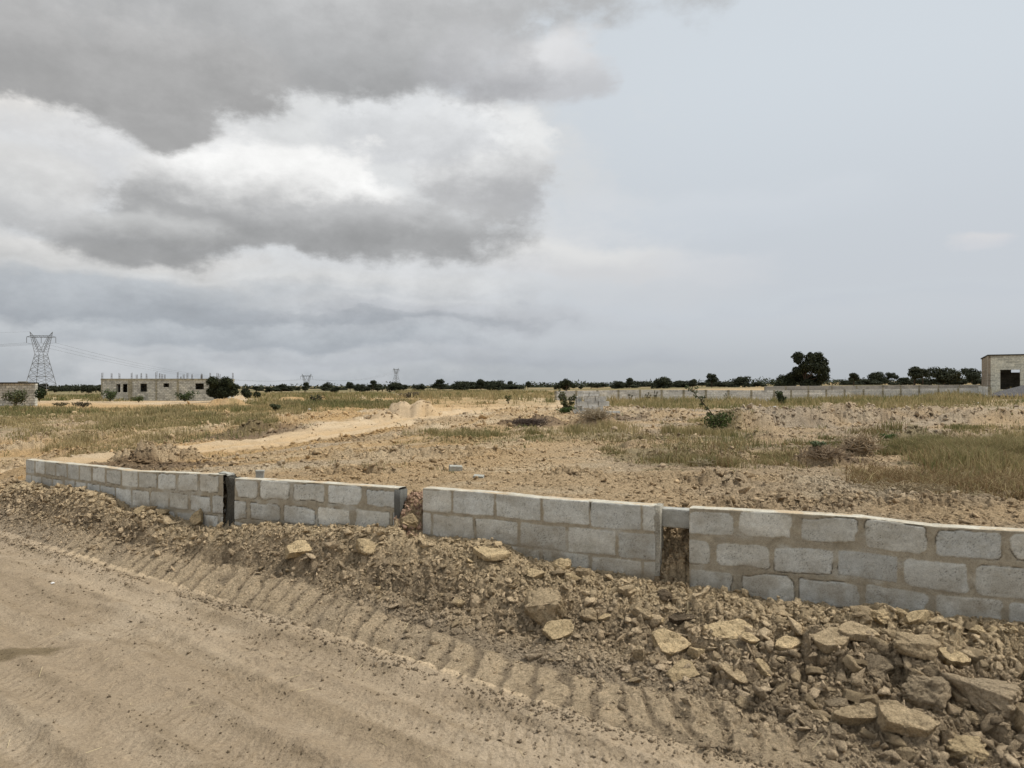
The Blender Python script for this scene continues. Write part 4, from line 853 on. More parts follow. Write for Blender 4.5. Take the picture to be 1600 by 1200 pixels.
# ------------------------------------------------------------------ trees and shrubs
MBARK, tB, bB = material('bark'); bB.inputs['Base Color'].default_value = (.075, .055, .04, 1)
nn_ = mnoise(tB, tB.nodes.new('ShaderNodeTexCoord').outputs['Object'], 12); mbump(tB, bB, nn_.outputs[0], .5, .03)
def foliage(blobs, n, leaf, col, g, jit=.35, up=.25):
    "leaf faces spread through a set of ellipsoid clumps; returns verts, faces, colours"
    vol = np.array([b[3]*b[4]*b[5] for b in blobs])**.75; pr = vol/vol.sum(); w_ = g.choice(len(blobs), n, p=pr); B = np.array(blobs)[w_]
    d = g.normal(size=(n, 3)); d /= np.linalg.norm(d, axis=1)[:, None]; rad = g.uniform(.35, 1.0, n)**.5; rad *= 1+.22*g.normal(size=n)*.5
    c = B[:, :3]+d*B[:, 3:6]*rad[:, None]
    nrm = d+g.normal(0, .6, (n, 3)); nrm[:, 2] += up; nrm /= np.linalg.norm(nrm, axis=1)[:, None]; t = np.cross(nrm, g.normal(size=(n, 3))); t /= np.linalg.norm(t, axis=1)[:, None]; b = np.cross(nrm, t)
    s = leaf*g.uniform(.6, 1.5, n)[:, None]; v = np.stack([c-t*s, c-b*s*.55, c+t*s, c+b*s*.55], 1).reshape(-1, 3); f = np.arange(n*4).reshape(-1, 4)
    cl = np.array(col)[None]*(1+jit*(g.random(n)-.5)*2)[:, None]*np.array((1, 1, 1))+(g.random(n) < .12)[:, None]*np.array((.015, .015, .002)); cl = cl*(.8+.4*g.random(len(blobs))[w_])[:, None]
    return v, f, np.repeat(np.clip(cl, .003, 1), 4, axis=0)
def crown_blobs(g, w_, h_, base, n=14, flat=1.0):
    bl = []
    for i in range(n):
        a = g.uniform(0, 6.28); t = g.uniform(0, 1); rr_ = w_*.5*(1-.25*t)*math.sqrt(g.uniform(0, 1))*.75; z = base+(h_-base)*(.25+.6*t); s = w_*g.uniform(.13, .24)
        bl.append((math.cos(a)*rr_, math.sin(a)*rr_, z, s, s, s*g.uniform(.55, .85)*flat))
    return bl
def tree(w_, h_, seed, n=900, leaf=.2, trunk=True, col=(.035, .045, .018), base=.25, blobs=None, sep=False, name='tree', parent=None, lean=0):
    g = np.random.default_rng(seed); bl = blobs or crown_blobs(g, w_, h_, h_*base); v, f, c = foliage(bl, n, leaf, col, g)
    mb = MB()
    if trunk:
        tp = Vector((g.uniform(-.1, .1)*w_+lean, 0, h_*.5)); r0 = h_*.035+.03; mb.bar((0, 0, -.4), tp*.5, r0, r0*.8, 7); mb.bar(tp*.5, tp, r0*.8, r0*.55, 7)
        for b in bl[:9]: st = tp*g.uniform(.4, 1.0); mb.bar(st, (b[0], b[1], b[2]), r0*.4, r0*.12, 5)
    if sep:
        cr = npmesh('crown', v, f, MLEAF, c, parent=parent)
        if trunk: mb.build('trunk', MBARK, parent)
        return
    V_ = np.array(mb.v) if trunk else np.zeros((0, 3)); nb = len(V_); me = bpy.data.meshes.new(name); allv = [tuple(q) for q in V_]+[tuple(q) for q in v]; allf = list(mb.f)+[tuple(int(i)+nb for i in q) for q in f]
    me.from_pydata(allv, [], allf); me.materials.append(MBARK); me.materials.append(MLEAF); me.polygons.foreach_set('material_index', [0]*len(mb.f)+[1]*len(f))
    at = me.color_attributes.new('Col', 'FLOAT_COLOR', 'POINT'); c4 = np.ones((len(allv), 4), np.float32); c4[nb:, :3] = c; at.data.foreach_set('color', c4.ravel()); return me
def at_px(px, py, Z):
    x = (px-800)/F*Z; return (x, Z, h1(x, Z)) if py is None else tuple(P(px, py, Z))
# big tree right of centre (crown outline set clump by clump)
Z = 112.; k = Z/F; o = empty('spreading_tree', (1258*k-800*k, Z, P(0, 609, Z)[2]), label='tallest dark broad tree standing behind the distant boundary wall right of centre', cat='tree')
def PB(px, py, rp, c0=1258, y0=609, k=k): return ((px-c0)*k, random.uniform(-1.6, 1.6), (y0-py)*k, rp*k, rp*k*.9, rp*k*.85)
bl = [PB(*a) for a in ((1252,557,9),(1262,560,9),(1275,558,9),(1284,566,9),(1290,578,8),(1245,564,6),(1258,572,12),(1272,575,12),(1283,588,10),(1246,580,9),(1240,592,10),(1258,590,12),(1272,594,11),(1286,596,7),(1228,594,9),(1222,600,8),(1238,601,10),(1256,602,11),(1274,602,10),(1216,604,6),(1246,555,4),(1290,568,5),(1294,585,4),(1236,585,5),(1268,553,4))]
tree(8, 6, 5, n=15000, leaf=.16, blobs=bl, sep=True, parent=o, col=(.028, .034, .018))
Z = 100.; k = Z/F; o = empty('round_tree', P(884, 608, Z), label='lone round topped dark tree just left of the end of the distant boundary wall', cat='tree')
bl = [PB(a, b, r, 884, 608, k) for a, b, r in ((878,600,6),(884,597,6),(890,599,6),(895,603,4),(873,604,4),(884,603,8),(868,606,3))]
tree(3, 1.5, 6, n=2600, leaf=.11, blobs=bl, sep=True, parent=o, col=(.022, .028, .012))
Z = 78.; k = Z/F; o = empty('leafy_tree', P(352, 621, Z), label='dense dark bushy tree hiding the right end of the roofless block building', cat='tree')
bl = [PB(a, b, r, 352, 621, k) for a, b, r in ((341,597,10),(350,596,9),(357,599,10),(336,604,10),(348,606,12),(361,607,10),(331,612,10),(343,614,11),(356,614,11),(369,612,9),(377,613,7),(386,616,7),(368,602,6),(396,617,6),(374,604,4))]
tree(4, 2.2, 8, n=14000, leaf=.09, blobs=bl, sep=True, parent=o, col=(.026, .032, .015))
# treeline: individual trees
DC = (.038, .044, .027)
protos = [tree(4.2, 3.4, 40, 2200, .19, base=.0, col=DC), tree(3.6, 3.8, 41, 1900, .18, base=.1, col=DC), tree(5.5, 3.3, 42, 2600, .2, base=-.1, col=DC), tree(3.0, 2.2, 43, 1200, .16, base=-.15, col=DC), tree(4.5, 4.6, 44, 2400, .2, base=.15, col=DC), tree(6.5, 3.0, 45, 3000, .2, base=-.2, col=DC)]
for m_ in protos: m_.materials[1] = MLEAF
def far_tree(px, base_py, hpx, Z, j, label, grp=None, cat='tree', name='tree', wk=1.0):
    me = protos[j]; o = bpy.data.objects.new(name, me); COL.objects.link(o); H0 = (3.4, 3.8, 3.3, 2.2, 4.6, 3.0)[j]; s = hpx/F*Z/H0
    o.location = P(px, base_py, Z); o.scale = (s*wk, s*wk, s); o.rotation_euler = (0, 0, random.uniform(0, 6.28)); return tag(o, label, cat, grp)
def yb(px):   # far ground line in the photo
    return float(np.interp(px, [0, 400, 650, 850, 1100, 1300, 1530, 1700], [613, 613, 611, 609, 606, 604, 602, 602]))
named = [(85,612,8,260,2,'low dark tree clump behind the foot of the tall pylon'),(138,613,9,230,5,'dark tree touching the left end of the roofless block building'),(120,613,8,240,0,'rounded bush left of the tree beside the block building'),
 (478,611,12,235,1,'dark tree in front of the pylon whose legs are hidden'),(441,612,10,250,4,'pale barked tree clump left of the half hidden pylon'),(547,611,12,240,4,'flat topped tree left of the slender third pylon'),(583,609,13,240,1,'tall round crowned tree just left of the slender third pylon'),
 (562,612,9,245,5,'wide low tree between the flat topped and the round crowned tree'),(523,613,8,250,3,'small round tree alone in a gap of the treeline left of centre'),(688,609,14,230,4,'pointed tree right of the third pylon'),
 (720,612,12,225,5,'wide dark thicket left of the big central tree pair'),(752,612,16,220,4,'taller of the two trees nearest the centre of the treeline'),(774,613,14,215,5,'dark dome shaped tree right of the tallest central tree'),
 (797,609,12,260,1,'narrow tree at the very centre of the treeline'),(983,606,13,230,4,'tree with pointed top right of the distant wall end'),(967,607,9,220,5,'low wide dark bush above the distant wall at centre right'),
 (1036,608,14,200,5,'dark wide bush standing nearest above the boundary wall'),(1082,608,13,205,4,'dark tree above the boundary wall left of the big tree'),(1112,604,17,240,4,'tallest tree in the cluster left of the big broad tree'),
 (1160,604,12,240,5,'bushy tree at the right end of the cluster left of the big tree'),(1334,602,17,180,1,'bushy tree alone right of the big broad tree'),(1370,597,12,300,5,'low far tree clump right of the lone bushy tree'),
 (1428,601,23,170,4,'large dark tree left of the pair near the right hand building'),(1475,601,20,165,5,'wide dark dome tree nearest the right hand building'),(1392,594,10,320,2,'far tree on the horizon behind the two large right hand trees'),
 (1518,596,17,230,2,'dark tree peeping out left of the right hand building'),(1442,597,18,200,1,'tree leaning against the right side of the large dark tree')]
for px, b, hp_, Z, j, lab in named: far_tree(px, b+.5, hp_*1.25, Z, j, lab)
for i in range(170):
    px = min(1535, max(385, random.choice((430, 520, 600, 700, 745, 790, 930, 1040, 1100, 1150, 1340, 1400, 1500))+random.gauss(0, 28))) if i < 148 else random.uniform(0, 160); 
    if 1205 < px < 1300 and random.random() < .6: continue
    Z = random.uniform(230, 420); j = random.randrange(6); hp_ = random.choice((6, 7, 8, 9, 12))*random.uniform(.85, 1.15); wk_ = random.uniform(.9, 2.3)
    zn = 'behind the left field beside the tall pylon' if px < 170 else 'near the half hidden pylon' if px < 560 else 'around the slender distant pylon' if px < 660 else 'in the central clump of the treeline' if px < 850 else 'above the left half of the boundary wall' if px < 1080 else 'just left of the big broad tree' if px < 1260 else 'between the big broad tree and the pale building'
    fm = ('taller ' if hp_ > 10 else 'low ' if hp_ < 7 else '')+('wide bushy' if wk_ > 1.6 else 'rounded')
    far_tree(px, yb(px)+.6-random.uniform(0, 2.0), hp_, Z, j, fm+' dark tree '+zn, 'horizon trees, '+fm+', '+zn, wk=wk_)
# a far wood that reads as one mass
g = np.random.default_rng(5); bl = []
for i in range(900):
    px = g.uniform(-150, 1800); Z = g.uniform(600, 1150); q = P(px, yb(px)-2.0-max(0, (px-900)/250), Z); s = g.uniform(3.0, 7.0); bl.append((q[0], q[1], q[2]+s*.3, s*g.uniform(1.2, 3.0), s, s*.75))
v, f, c = foliage(bl, 42000, 1.1, (.040, .048, .030), g); tag(npmesh('distant_wood', v, f, MLEAF, c), 'thin dark line of far off woodland along the whole horizon', 'woodland', kind='stuff')

# shrubs and weeds
def shrub(px, py, wpx, hpx, Z, label, n=500, leaf=.05, col=(.07, .085, .035), stems=6, name='shrub', cat='shrub', grp=None, lean=0.0, sparse=False):
    if Z is None: q = hit(px, py, 200)
    else: q = P(px, py, Z)
    W = wpx/F*q[1]; Hh = hpx/F*q[1]; o = empty(name, q, label=label, cat=cat, group=grp); g = np.random.default_rng(int(px*7+py)); mb = MB(); bl = []
    for i in range(stems):
        a = g.uniform(0, 6.28); rr_ = g.uniform(.2, .5)*W; tip = Vector((math.cos(a)*rr_+lean*W, math.sin(a)*rr_*.7, Hh*g.uniform(.6, 1.0))); mid = tip*.5+Vector((0, 0, Hh*.1)); mb.bar((0, 0, -.05), mid, max(.008, q[1]*.00025), None, 4); mb.bar(mid, tip, max(.006, q[1]*.0002), .003, 4)
        for t in ((.35, .6, .85, 1.0) if sparse else (.5, .8, 1.0)):
            pz = tip*t; s = (W*.11 if sparse else W*.20)*g.uniform(.7, 1.3); bl.append((pz.x, pz.y, pz.z*(.93 if not sparse else 1), s, s, min(s, Hh*.3)*(.8)))
    v, f, c = foliage(bl, n, leaf, col, g); npmesh('leaves', v, f, MLEAF, c, parent=o); mb.build('stems', MBARK, o); return o
shrub(24, 634, 34, 24, 52, 'grey green thorny bush in front of the small hut at the left edge', 1100, .07, (.085, .095, .05), 12)
shrub(61, 627, 18, 20, 58, 'dark upright bush at the right corner of the small left hut', 800, .07, (.03, .042, .018), 6)
shrub(172, 627, 24, 18, 85, 'green shrub against the left bay of the roofless building', 700, .09, (.06, .08, .035), 8)
shrub(217, 628, 20, 9, 85, 'low shrub under the middle window of the roofless building', 300, .08, (.07, .085, .035), 6)
shrub(289, 627, 34, 15, 84, 'wide low shrub below the right bays of the roofless building', 700, .09, (.05, .07, .03), 9)
shrub(130, 636, 32, 8, 50, 'dark dead brush heap in the field left of the roofless building', 400, .05, (.05, .045, .03), 9)
shrub(95, 635, 26, 6, 52, 'low brown brush left of the dead brush heap', 300, .05, (.07, .06, .035), 8)
shrub(430, 642, 16, 11, None, 'small green shrub in the grass left of the track bend', 300, .05, (.06, .07, .035), 6)
shrub(495, 632, 26, 15, None, 'dark leafy weed growing on a small earth mound left of centre', 400, .06, (.045, .05, .03), 7)
shrub(638, 622, 40, 10, 72, 'grey brush thicket in the middle distance left of centre', 500, .08, (.12, .10, .07), 10)
shrub(794, 631, 12, 13, None, 'small thorny green plant standing alone near the centre', 200, .05, (.06, .08, .03), 5)
shrub(887, 645, 30, 36, None, 'leafy shrub growing beside the ruined block corner', 1000, .035, (.085, .095, .045), 9, sparse=True)
shrub(882, 646, 28, 10, None, 'low green mat of leaves at the foot of the ruined block corner', 500, .035, (.05, .08, .025), 8)
shrub(1220, 634, 18, 22, None, 'upright dark green bush in the grass before the boundary wall below the big tree', 700, .055, (.045, .06, .028), 7)
shrub(1118, 676, 40, 30, None, 'green weed clump at the root of the long leaning branch', 900, .03, (.075, .10, .035), 10)
shrub(1137, 632, 14, 20, None, 'thin upright weed right of the leaning branch', 220, .035, (.06, .075, .035), 3, sparse=True)
shrub(985, 629, 10, 16, 66, 'leftmost thin bush at the foot of the boundary wall', 160, .05, (.07, .07, .04), 4, sparse=True)
shrub(1011, 629, 12, 17, 66, 'middle thin bush at the foot of the boundary wall', 180, .05, (.07, .07, .04), 4, sparse=True)
shrub(1023, 629, 10, 18, 67, 'rightmost of the three thin bushes at the foot of the boundary wall', 170, .05, (.07, .07, .04), 4, sparse=True)
shrub(1388, 689, 26, 9, None, 'bright green weed left of the thick right hand grass', 300, .02, (.06, .10, .03), 8)
shrub(1277, 703, 22, 9, None, 'pale green spiky weed between the two stump heaps', 250, .018, (.12, .15, .08), 8)
# long leaning branch
q = hit(1122, 672, 60); o = empty('leaning_branch', q, label='long leafy branch leaning left out of the weeds in the middle right', cat='branch'); mb = MB(); k = q[1]/F
pts = [Vector(((a-1122)*k, 0, (672-b)*k)) for a, b in ((1125,668),(1115,650),(1103,636),(1092,622),(1078,609))]; bl = []
for i in range(4): mb.bar(pts[i], pts[i+1], .022*(1-i*.2), .022*(.8-i*.2), 5)
for i in range(14):
    t = random.uniform(.3, 4); j = min(3, int(t)); pz = pts[j].lerp(pts[j+1], t-j); e = pz+Vector((random.uniform(-.12, .12), random.uniform(-.12, .12), random.uniform(.0, .14))); mb.bar(pz, e, .007, .003, 4); bl.append((e.x, e.y, e.z, .06, .06, .05))
mb.build('stem', MBARK, o); v, f, c = foliage(bl, 420, .024, (.07, .085, .04), np.random.default_rng(2)); npmesh('leaves', v, f, MLEAF, c, parent=o)
# dead roots / brush heaps
def brush(px, py, wpx, hpx, label, n=160, colr=(.10, .08, .065), name='stump_heap', th=.008):
    q = hit(px, py, 80); W = wpx/F*q[1]; Hh = hpx/F*q[1]; mb = MB(); g = random.Random(px)
    for i in range(n):
        a = g.uniform(0, 6.28); r0 = g.uniform(0, .45)*W; b0 = Vector((math.cos(a)*r0, math.sin(a)*r0*.5, g.uniform(-.05, .5)*Hh)); d = Vector((g.gauss(0, 1), g.gauss(0, .7), abs(g.gauss(0, .6)))).normalized()*W*g.uniform(.12, .4)
        e = b0+d; e.z = min(e.z, Hh*1.05); m_ = b0.lerp(e, .5)+Vector((g.gauss(0, .03), g.gauss(0, .03), g.gauss(0, .03)))*W; mb.bar(b0, m_, th, th*.8, 4); mb.bar(m_, e, th*.8, th*.3, 4)
    m, t, b = material('dead_wood_'+str(px)); b.inputs['Base Color'].default_value = (*colr, 1); o = mb.build(name, m); o.location = q; return tag(o, label, 'brush heap')
brush(1345, 706, 62, 30, 'uprooted stump with tangled roots, the upper one of two heaps at right', 260, (.40, .32, .22), th=.012)
brush(1285, 722, 70, 20, 'dark root heap lower left of the uprooted stump', 220, (.28, .215, .15))
brush(828, 664, 62, 9, 'flat pile of dark dead twigs left of the ruined block corner', 260, (.12, .095, .08), 'brush_pile', .010)
brush(930, 655, 56, 16, 'grey dead brush piled in front of the ruined block corner', 240, (.36, .30, .21), 'brush_pile', .010)
brush(1100, 728, 40, 14, 'dry fallen branch lying in the brown scrub of the middle right', 40, (.33, .28, .18), 'brush_pile', .008)
brush(1420, 768, 140, 10, 'dry stalks lying at the lower edge of the right hand grass', 120, (.30, .24, .15), 'brush_pile', .004)

# ------------------------------------------------------------------ buildings
def block_mat(name, base, mort, sx=.45, sy=.22, dark=.5, sc=1.0, off=.5):
    m, t, b = material(name, .95, .1); tc_ = t.nodes.new('ShaderNodeTexCoord'); v = tc_.outputs['Object']
    spx = t.nodes.new('ShaderNodeSeparateXYZ'); t.links.new(v, spx.inputs[0]); ad = t.nodes.new('ShaderNodeMath'); t.links.new(spx.outputs[0], ad.inputs[0]); t.links.new(spx.outputs[1], ad.inputs[1])
    cb = t.nodes.new('ShaderNodeCombineXYZ'); t.links.new(ad.outputs[0], cb.inputs[0]); t.links.new(spx.outputs[2], cb.inputs[1])
    br = t.nodes.new('ShaderNodeTexBrick'); t.links.new(cb.outputs[0], br.inputs['Vector']); br.inputs['Scale'].default_value = 1; br.inputs['Brick Width'].default_value = sx; br.inputs['Row Height'].default_value = sy; br.inputs['Mortar Size'].default_value = .035; br.inputs['Mortar Smooth'].default_value = .3
    br.inputs['Color1'].default_value = (*base, 1); br.inputs['Color2'].default_value = (*[q*.62 for q in base], 1); br.inputs['Mortar'].default_value = (*mort, 1)
    a = mnoise(t, v, 1.3*sc, 7, .7); a2 = mnoise(t, v, 9*sc, 5, .7); r = mramp(t, a.outputs[0], [(.3, g3_(1-dark)), (.5, g3_(.95)), (.7, (1.15, 1.12, 1.05))]); r2 = mramp(t, a2.outputs[0], [(.35, g3_(.7)), (.6, g3_(1.1))])
    x = mmix(t, 1, br.outputs[0], r.outputs[0], 'MULTIPLY'); x = mmix(t, 1, x, r2.outputs[0], 'MULTIPLY'); t.links.new(x, b.inputs['Base Color']); mbump(t, b, br.outputs['Fac'], -.4, .02); return m
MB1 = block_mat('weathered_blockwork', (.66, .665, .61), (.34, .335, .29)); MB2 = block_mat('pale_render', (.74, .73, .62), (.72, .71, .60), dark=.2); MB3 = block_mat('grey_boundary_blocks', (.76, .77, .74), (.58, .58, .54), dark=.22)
MBM = block_mat('shaded_side_render', (.36, .31, .245), (.34, .29, .23), dark=.2); MCON = block_mat('stained_concrete', (.36, .34, .26), (.36, .34, .26), dark=.4); MDK = block_mat('dark_slab', (.075, .07, .06), (.07, .065, .06), dark=.3); MIN = block_mat('interior_blocks', (.2, .2, .18), (.15, .15, .13))  # right building's side wall: its shade is painted in as a darker render
MSTEEL, tz, bz = material('rusty_steel', .7); bz.inputs['Base Color'].default_value = (.09, .075, .06, 1)
def wall_open(mb, L_, z0, z1, th, ops, org=(0, 0), dirv=(1, 0), m=0):
    "wall of length L_ from org along dirv with rectangular openings [(a,b,zlo,zhi)], thickness to the left"
    xs = sorted({0, L_, *[o[0] for o in ops], *[o[1] for o in ops]}); zs = sorted({z0, z1, *[o[2] for o in ops], *[o[3] for o in ops]}); nx, ny = -dirv[1], dirv[0]
    solid = lambda i, j: 0 <= i < len(xs)-1 and 0 <= j < len(zs)-1 and not any(o[0] <= xs[i] < o[1] and o[2] <= zs[j] < o[3] for o in ops)
    pt = lambda a, t, z: (org[0]+dirv[0]*a+nx*t, org[1]+dirv[1]*a+ny*t, z)
    for i in range(len(xs)-1):
        for j in range(len(zs)-1):
            if not solid(i, j): continue
            a, b, c, d = xs[i], xs[i+1], zs[j], zs[j+1]
            mb.add([pt(a,0,c), pt(b,0,c), pt(b,0,d), pt(a,0,d)], [(0,1,2,3)], m); mb.add([pt(a,th,c), pt(b,th,c), pt(b,th,d), pt(a,th,d)], [(3,2,1,0)], m)
            if not solid(i-1, j): mb.add([pt(a,0,c), pt(a,0,d), pt(a,th,d), pt(a,th,c)], [(0,1,2,3)], m)
            if not solid(i+1, j): mb.add([pt(b,0,c), pt(b,th,c), pt(b,th,d), pt(b,0,d)], [(0,1,2,3)], m)
            if not solid(i, j-1): mb.add([pt(a,0,c), pt(a,th,c), pt(b,th,c), pt(b,0,c)], [(0,1,2,3)], m)
            if not solid(i, j+1): mb.add([pt(a,0,d), pt(b,0,d), pt(b,th,d), pt(a,th,d)], [(0,1,2,3)], m)
# long unfinished building, left
Z = 93.; k = Z/F; bx = lambda p_: (p_-158)*k; bz_ = lambda p_: (628-p_)*k
o = empty('unfinished_building', P(158, 628, Z), label='long single storey unfinished block building with steel bars sticking up from its flat top', cat='building')
Lb = bx(338); dp = 6.0; top = bz_(594.5)
ops = [(bx(181.5), bx(188), bz_(613), bz_(600)), (bx(191.5), bx(199), bz_(613), bz_(600)), (bx(219), bx(229.5), bz_(612), bz_(599.5)), (bx(255), bx(264), bz_(605), bz_(599)), (bx(305), bx(318.5), bz_(608.5), bz_(599))]
mb = MB(); wall_open(mb, Lb, -.6, top, .2, ops); mb.build('front_wall', MB1, o)
mb = MB(); wall_open(mb, dp-.4, -.6, top, .2, [(2, 3.2, 1., 2.2)], (Lb-0, .2), (0, 1)); mb.build('side_wall', MB1, o)
mb = MB(); wall_open(mb, dp-.4, -.6, top, .2, [(2.5, 3.5, 1., 2.2)], (.2, .2), (0, 1)); mb.build('side_wall', MB1, o)
mb = MB(); wall_open(mb, Lb, -.6, top, .2, [], (0, dp-.2), (1, 0)); mb.build('rear_wall', MB1, o)
mb = MB(); mb.box(.003, Lb-.003, .203, dp-.203, top-.16, top-.02); mb.build('roof_slab', MCON, o)
mb = MB(); mb.box(-.04, Lb+.04, -.04, .24, top+.002, top+.24); mb.box(-.04, Lb+.04, dp-.24, dp+.04, top+.002, top+.24); mb.box(-.04, .2, .24, dp-.24, top+.002, top+.22); mb.box(Lb-.2, Lb+.04, .24, dp-.24, top+.002, top+.22); beam = mb.build('ring_beam', MCON, o)
for a, b in ((158, 160), (200, 207), (243, 245.5), (276, 280)):
    mb = MB(); mb.box(bx(a), bx(b), -.035, -.002, -.5, top-.003); mb.build('column', MCON, o)
for i, (pxs, hh) in enumerate(((159,10),(173.6,10),(186,9.5),(199,11),(205,10.5),(213,8),(228.5,9),(237,8.5),(243.5,12),(248.8,9),(252.6,9),(263,5),(277,11),(286.6,8),(292.3,10.5),(297.3,9.3),(299.5,8),(314,7),(328,10),(340.5,10),(344,9),(365,11))):
    mb = MB(); hz = hh*k; xx = bx(pxs); yy = .1 if i % 4 != 3 else 3.5
    if pxs > 338: xx = Lb-.1; yy = min(dp-.1, max(.1, (P(338, 0, 93.)[0])*F/(pxs-800)-93.))
    for dx in (-.07, .07): mb.bar((xx+dx, yy, top), (xx+dx*random.uniform(.6, 1.5), yy+random.uniform(-.05, .05), top+.2+hz*random.uniform(.85, 1.0)), .028, n=5)
    mb.bar((xx-.1, yy, top+.2+hz*.4), (xx+.1, yy, top+.2+hz*.4), .025); mb.build('starter_bars', MSTEEL, beam)
# left hut
Z = 62.; k = Z/F; o = empty('block_hut', P(18, 634, Z), R(0), label='small rough block hut with dark overhanging flat roof at the left edge', cat='hut'); tp = (634-599.5)*k; Lh = (57-18)*k
mb = MB(); wall_open(mb, Lh, -.4, tp, .15, []); mb.build('front_wall', MB1, o)
mb = MB(); Ls = 4.2; ang_ = math.atan2(.35, -.94); dxy = (math.cos(ang_), math.sin(ang_)); wall_open(mb, Ls, -.4, tp, .15, [], (dxy[0]*Ls, dxy[1]*Ls), (-dxy[0], -dxy[1])); mb.build('side_wall', MB1, o)
mb = MB(); wall_open(mb, Ls, -.4, tp, .15, [], (Lh, 0), dxy); mb.build('side_wall', MB1, o)
mb = MB(); A_ = np.array((-.12, -.2)); B_ = np.array((Lh+.25, -.2)); D_ = np.array(dxy)*(Ls+.3); q4 = [A_+(-.05, 0), B_, B_+D_, A_+D_]; vs = [(*q, tp+.003) for q in q4]+[(*q, tp+.12) for q in q4]; mb.add(vs, [(3,2,1,0),(4,5,6,7),(0,1,5,4),(1,2,6,5),(2,3,7,6),(3,0,4,7)]); mb.build('roof', MDK, o)
mb = MB(); mb.box(.6, 1.3, -.1, .2, tp+.123, tp+.2); mb.build('roof_stones', MCON, o)
# right hand building
Z = 60.; k = Z/F; o = empty('flat_roofed_building', P(1543.5, 613, Z), R(0), label='pale rendered flat roofed building with a wide open doorway at the right edge', cat='building'); zz_ = lambda p_: (613-p_)*k; kx = lambda p_: (p_-800)/F; xx_ = lambda p_: (kx(p_)*60-kx(1543.5)*60)/(.87+.49*kx(p_))
tp = zz_(556); d1 = np.array((.87, -.49)); d1 = d1/np.linalg.norm(d1); Lf = 9.0
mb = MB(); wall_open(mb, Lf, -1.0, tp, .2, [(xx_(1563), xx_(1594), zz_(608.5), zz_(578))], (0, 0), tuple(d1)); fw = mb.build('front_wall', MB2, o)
nn2 = np.array((-d1[1], d1[0])); far = np.array((4.75, 8.0))   # side wall runs back to the left
dl = far/np.linalg.norm(far)
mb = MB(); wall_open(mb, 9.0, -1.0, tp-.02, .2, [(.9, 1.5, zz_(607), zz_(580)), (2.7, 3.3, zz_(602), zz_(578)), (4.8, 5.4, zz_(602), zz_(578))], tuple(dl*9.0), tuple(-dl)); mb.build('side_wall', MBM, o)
mb = MB(); q0 = dl*8.8+d1*.1; wall_open(mb, Lf, -1.0, tp, .2, [(2.2, 3.2, 1.8, 2.6), (4.3, 4.9, 2.1, 2.6)], tuple(q0), tuple(d1)); mb.build('rear_wall', MIN, o)
mb = MB(); q4 = [d1*-.02+nn2*-.12, d1*(Lf+.1)+nn2*-.12, d1*(Lf+.1)+dl*9.1, dl*9.1-d1*.08]; vs = [(*q, tp+.003) for q in q4]+[(*q, tp+.10) for q in q4]; mb.add(vs, [(3,2,1,0),(4,5,6,7),(0,1,5,4),(1,2,6,5),(2,3,7,6),(3,0,4,7)]); mb.build('roof_slab', MDK, o)
mb = MB(); a0 = d1*xx_(1562)+nn2*-.03; wall_open(mb, xx_(1595)-xx_(1562), zz_(578)+.0, zz_(576.8), .028, [], tuple(a0), tuple(d1)); mb.build('lintel', MB2, fw)
# grey sand heap beside it
v, f = IC[4]; v = v[v[:, 2].argsort()[::-1].argsort()*0+np.arange(len(v))].copy(); rr2 = np.hypot(v[:, 0], v[:, 1]); vz = np.where(v[:, 2] > 0, 1-rr2, -.3*v[:, 2]*-1)
v = np.stack([v[:, 0]*4.6, v[:, 1]*3.0, vz*1.35+.12*fbm(v[:, 0]*3, v[:, 1]*3, 3, 5)], -1); o = npmesh('gravel_heap', v, f, MSOIL, np.tile(np.array((.15, .148, .15)), (len(v), 1)), smooth=True); o.location = P(1642, 619, 54); tag(o, 'dark grey gravel heap in front of the flat roofed building', 'gravel heap')
# distant boundary walls
def long_wall(name, pts, label, nsec, mat, th=.15, grp=None, cap=False):
    o = empty(name, P(pts[0][0], pts[0][2], pts[0][3]), label=label, cat='boundary wall', group=grp); o0 = Vector(o.location); mb = MB(); pil = []
    for i in range(len(pts)-1):
        (ax, at_, ab, aZ), (bx_, bt, bb, bZ) = pts[i], pts[i+1]
        a = P(ax, at_, aZ)-np.array(o0); b = P(bx_, bt, bZ)-np.array(o0); az = P(ax, ab, aZ)[2]-o0.z-.5; bz2 = P(bx_, bb, bZ)[2]-o0.z-.5
        mb.add([(a[0], a[1], az), (b[0], b[1], bz2), (b[0], b[1], b[2]), (a[0], a[1], a[2]), (a[0], a[1]+th, az), (b[0], b[1]+th, bz2), (b[0], b[1]+th, b[2]), (a[0], a[1]+th, a[2])], [(0,1,2,3),(7,6,5,4),(3,2,6,7),(0,3,7,4),(1,5,6,2)])
        n = nsec[i]
        for j in range(n+(i == len(pts)-2)): t = j/n; pil.append((a*(1-t)+b*t, az*(1-t)+bz2*t))
    mb.build('block_panels', mat, o)
    for q, zb_ in pil: mb = MB(); mb.box(q[0]-.11, q[0]+.11, q[1]-.04, q[1]-.003, zb_, q[2]+.03); mb.build('pier', MCON, o)
long_wall('boundary_wall', [(868,611,628,78),(1000,609,628,76),(1210,610,627,73),(1380,608.3,625,67),(1530,606,620,61)], 'long grey block boundary wall across the middle distance, nearer of the two', [4, 6, 6, 5], MB3)
MB4 = block_mat('pale_boundary_blocks', (.42, .42, .40), (.33, .33, .31), dark=.2)
long_wall('boundary_wall', [(1195,603.5,612,105),(1380,602,611,92),(1534,601.3,611,80)], 'farther grey block wall showing as a strip above the long boundary wall at right', [5, 5], MB4)
long_wall('boundary_wall', [(1530,603.5,620,61),(1546,605,622,52)], 'short return of grey wall running towards the camera beside the flat roofed building', [2], MB3)
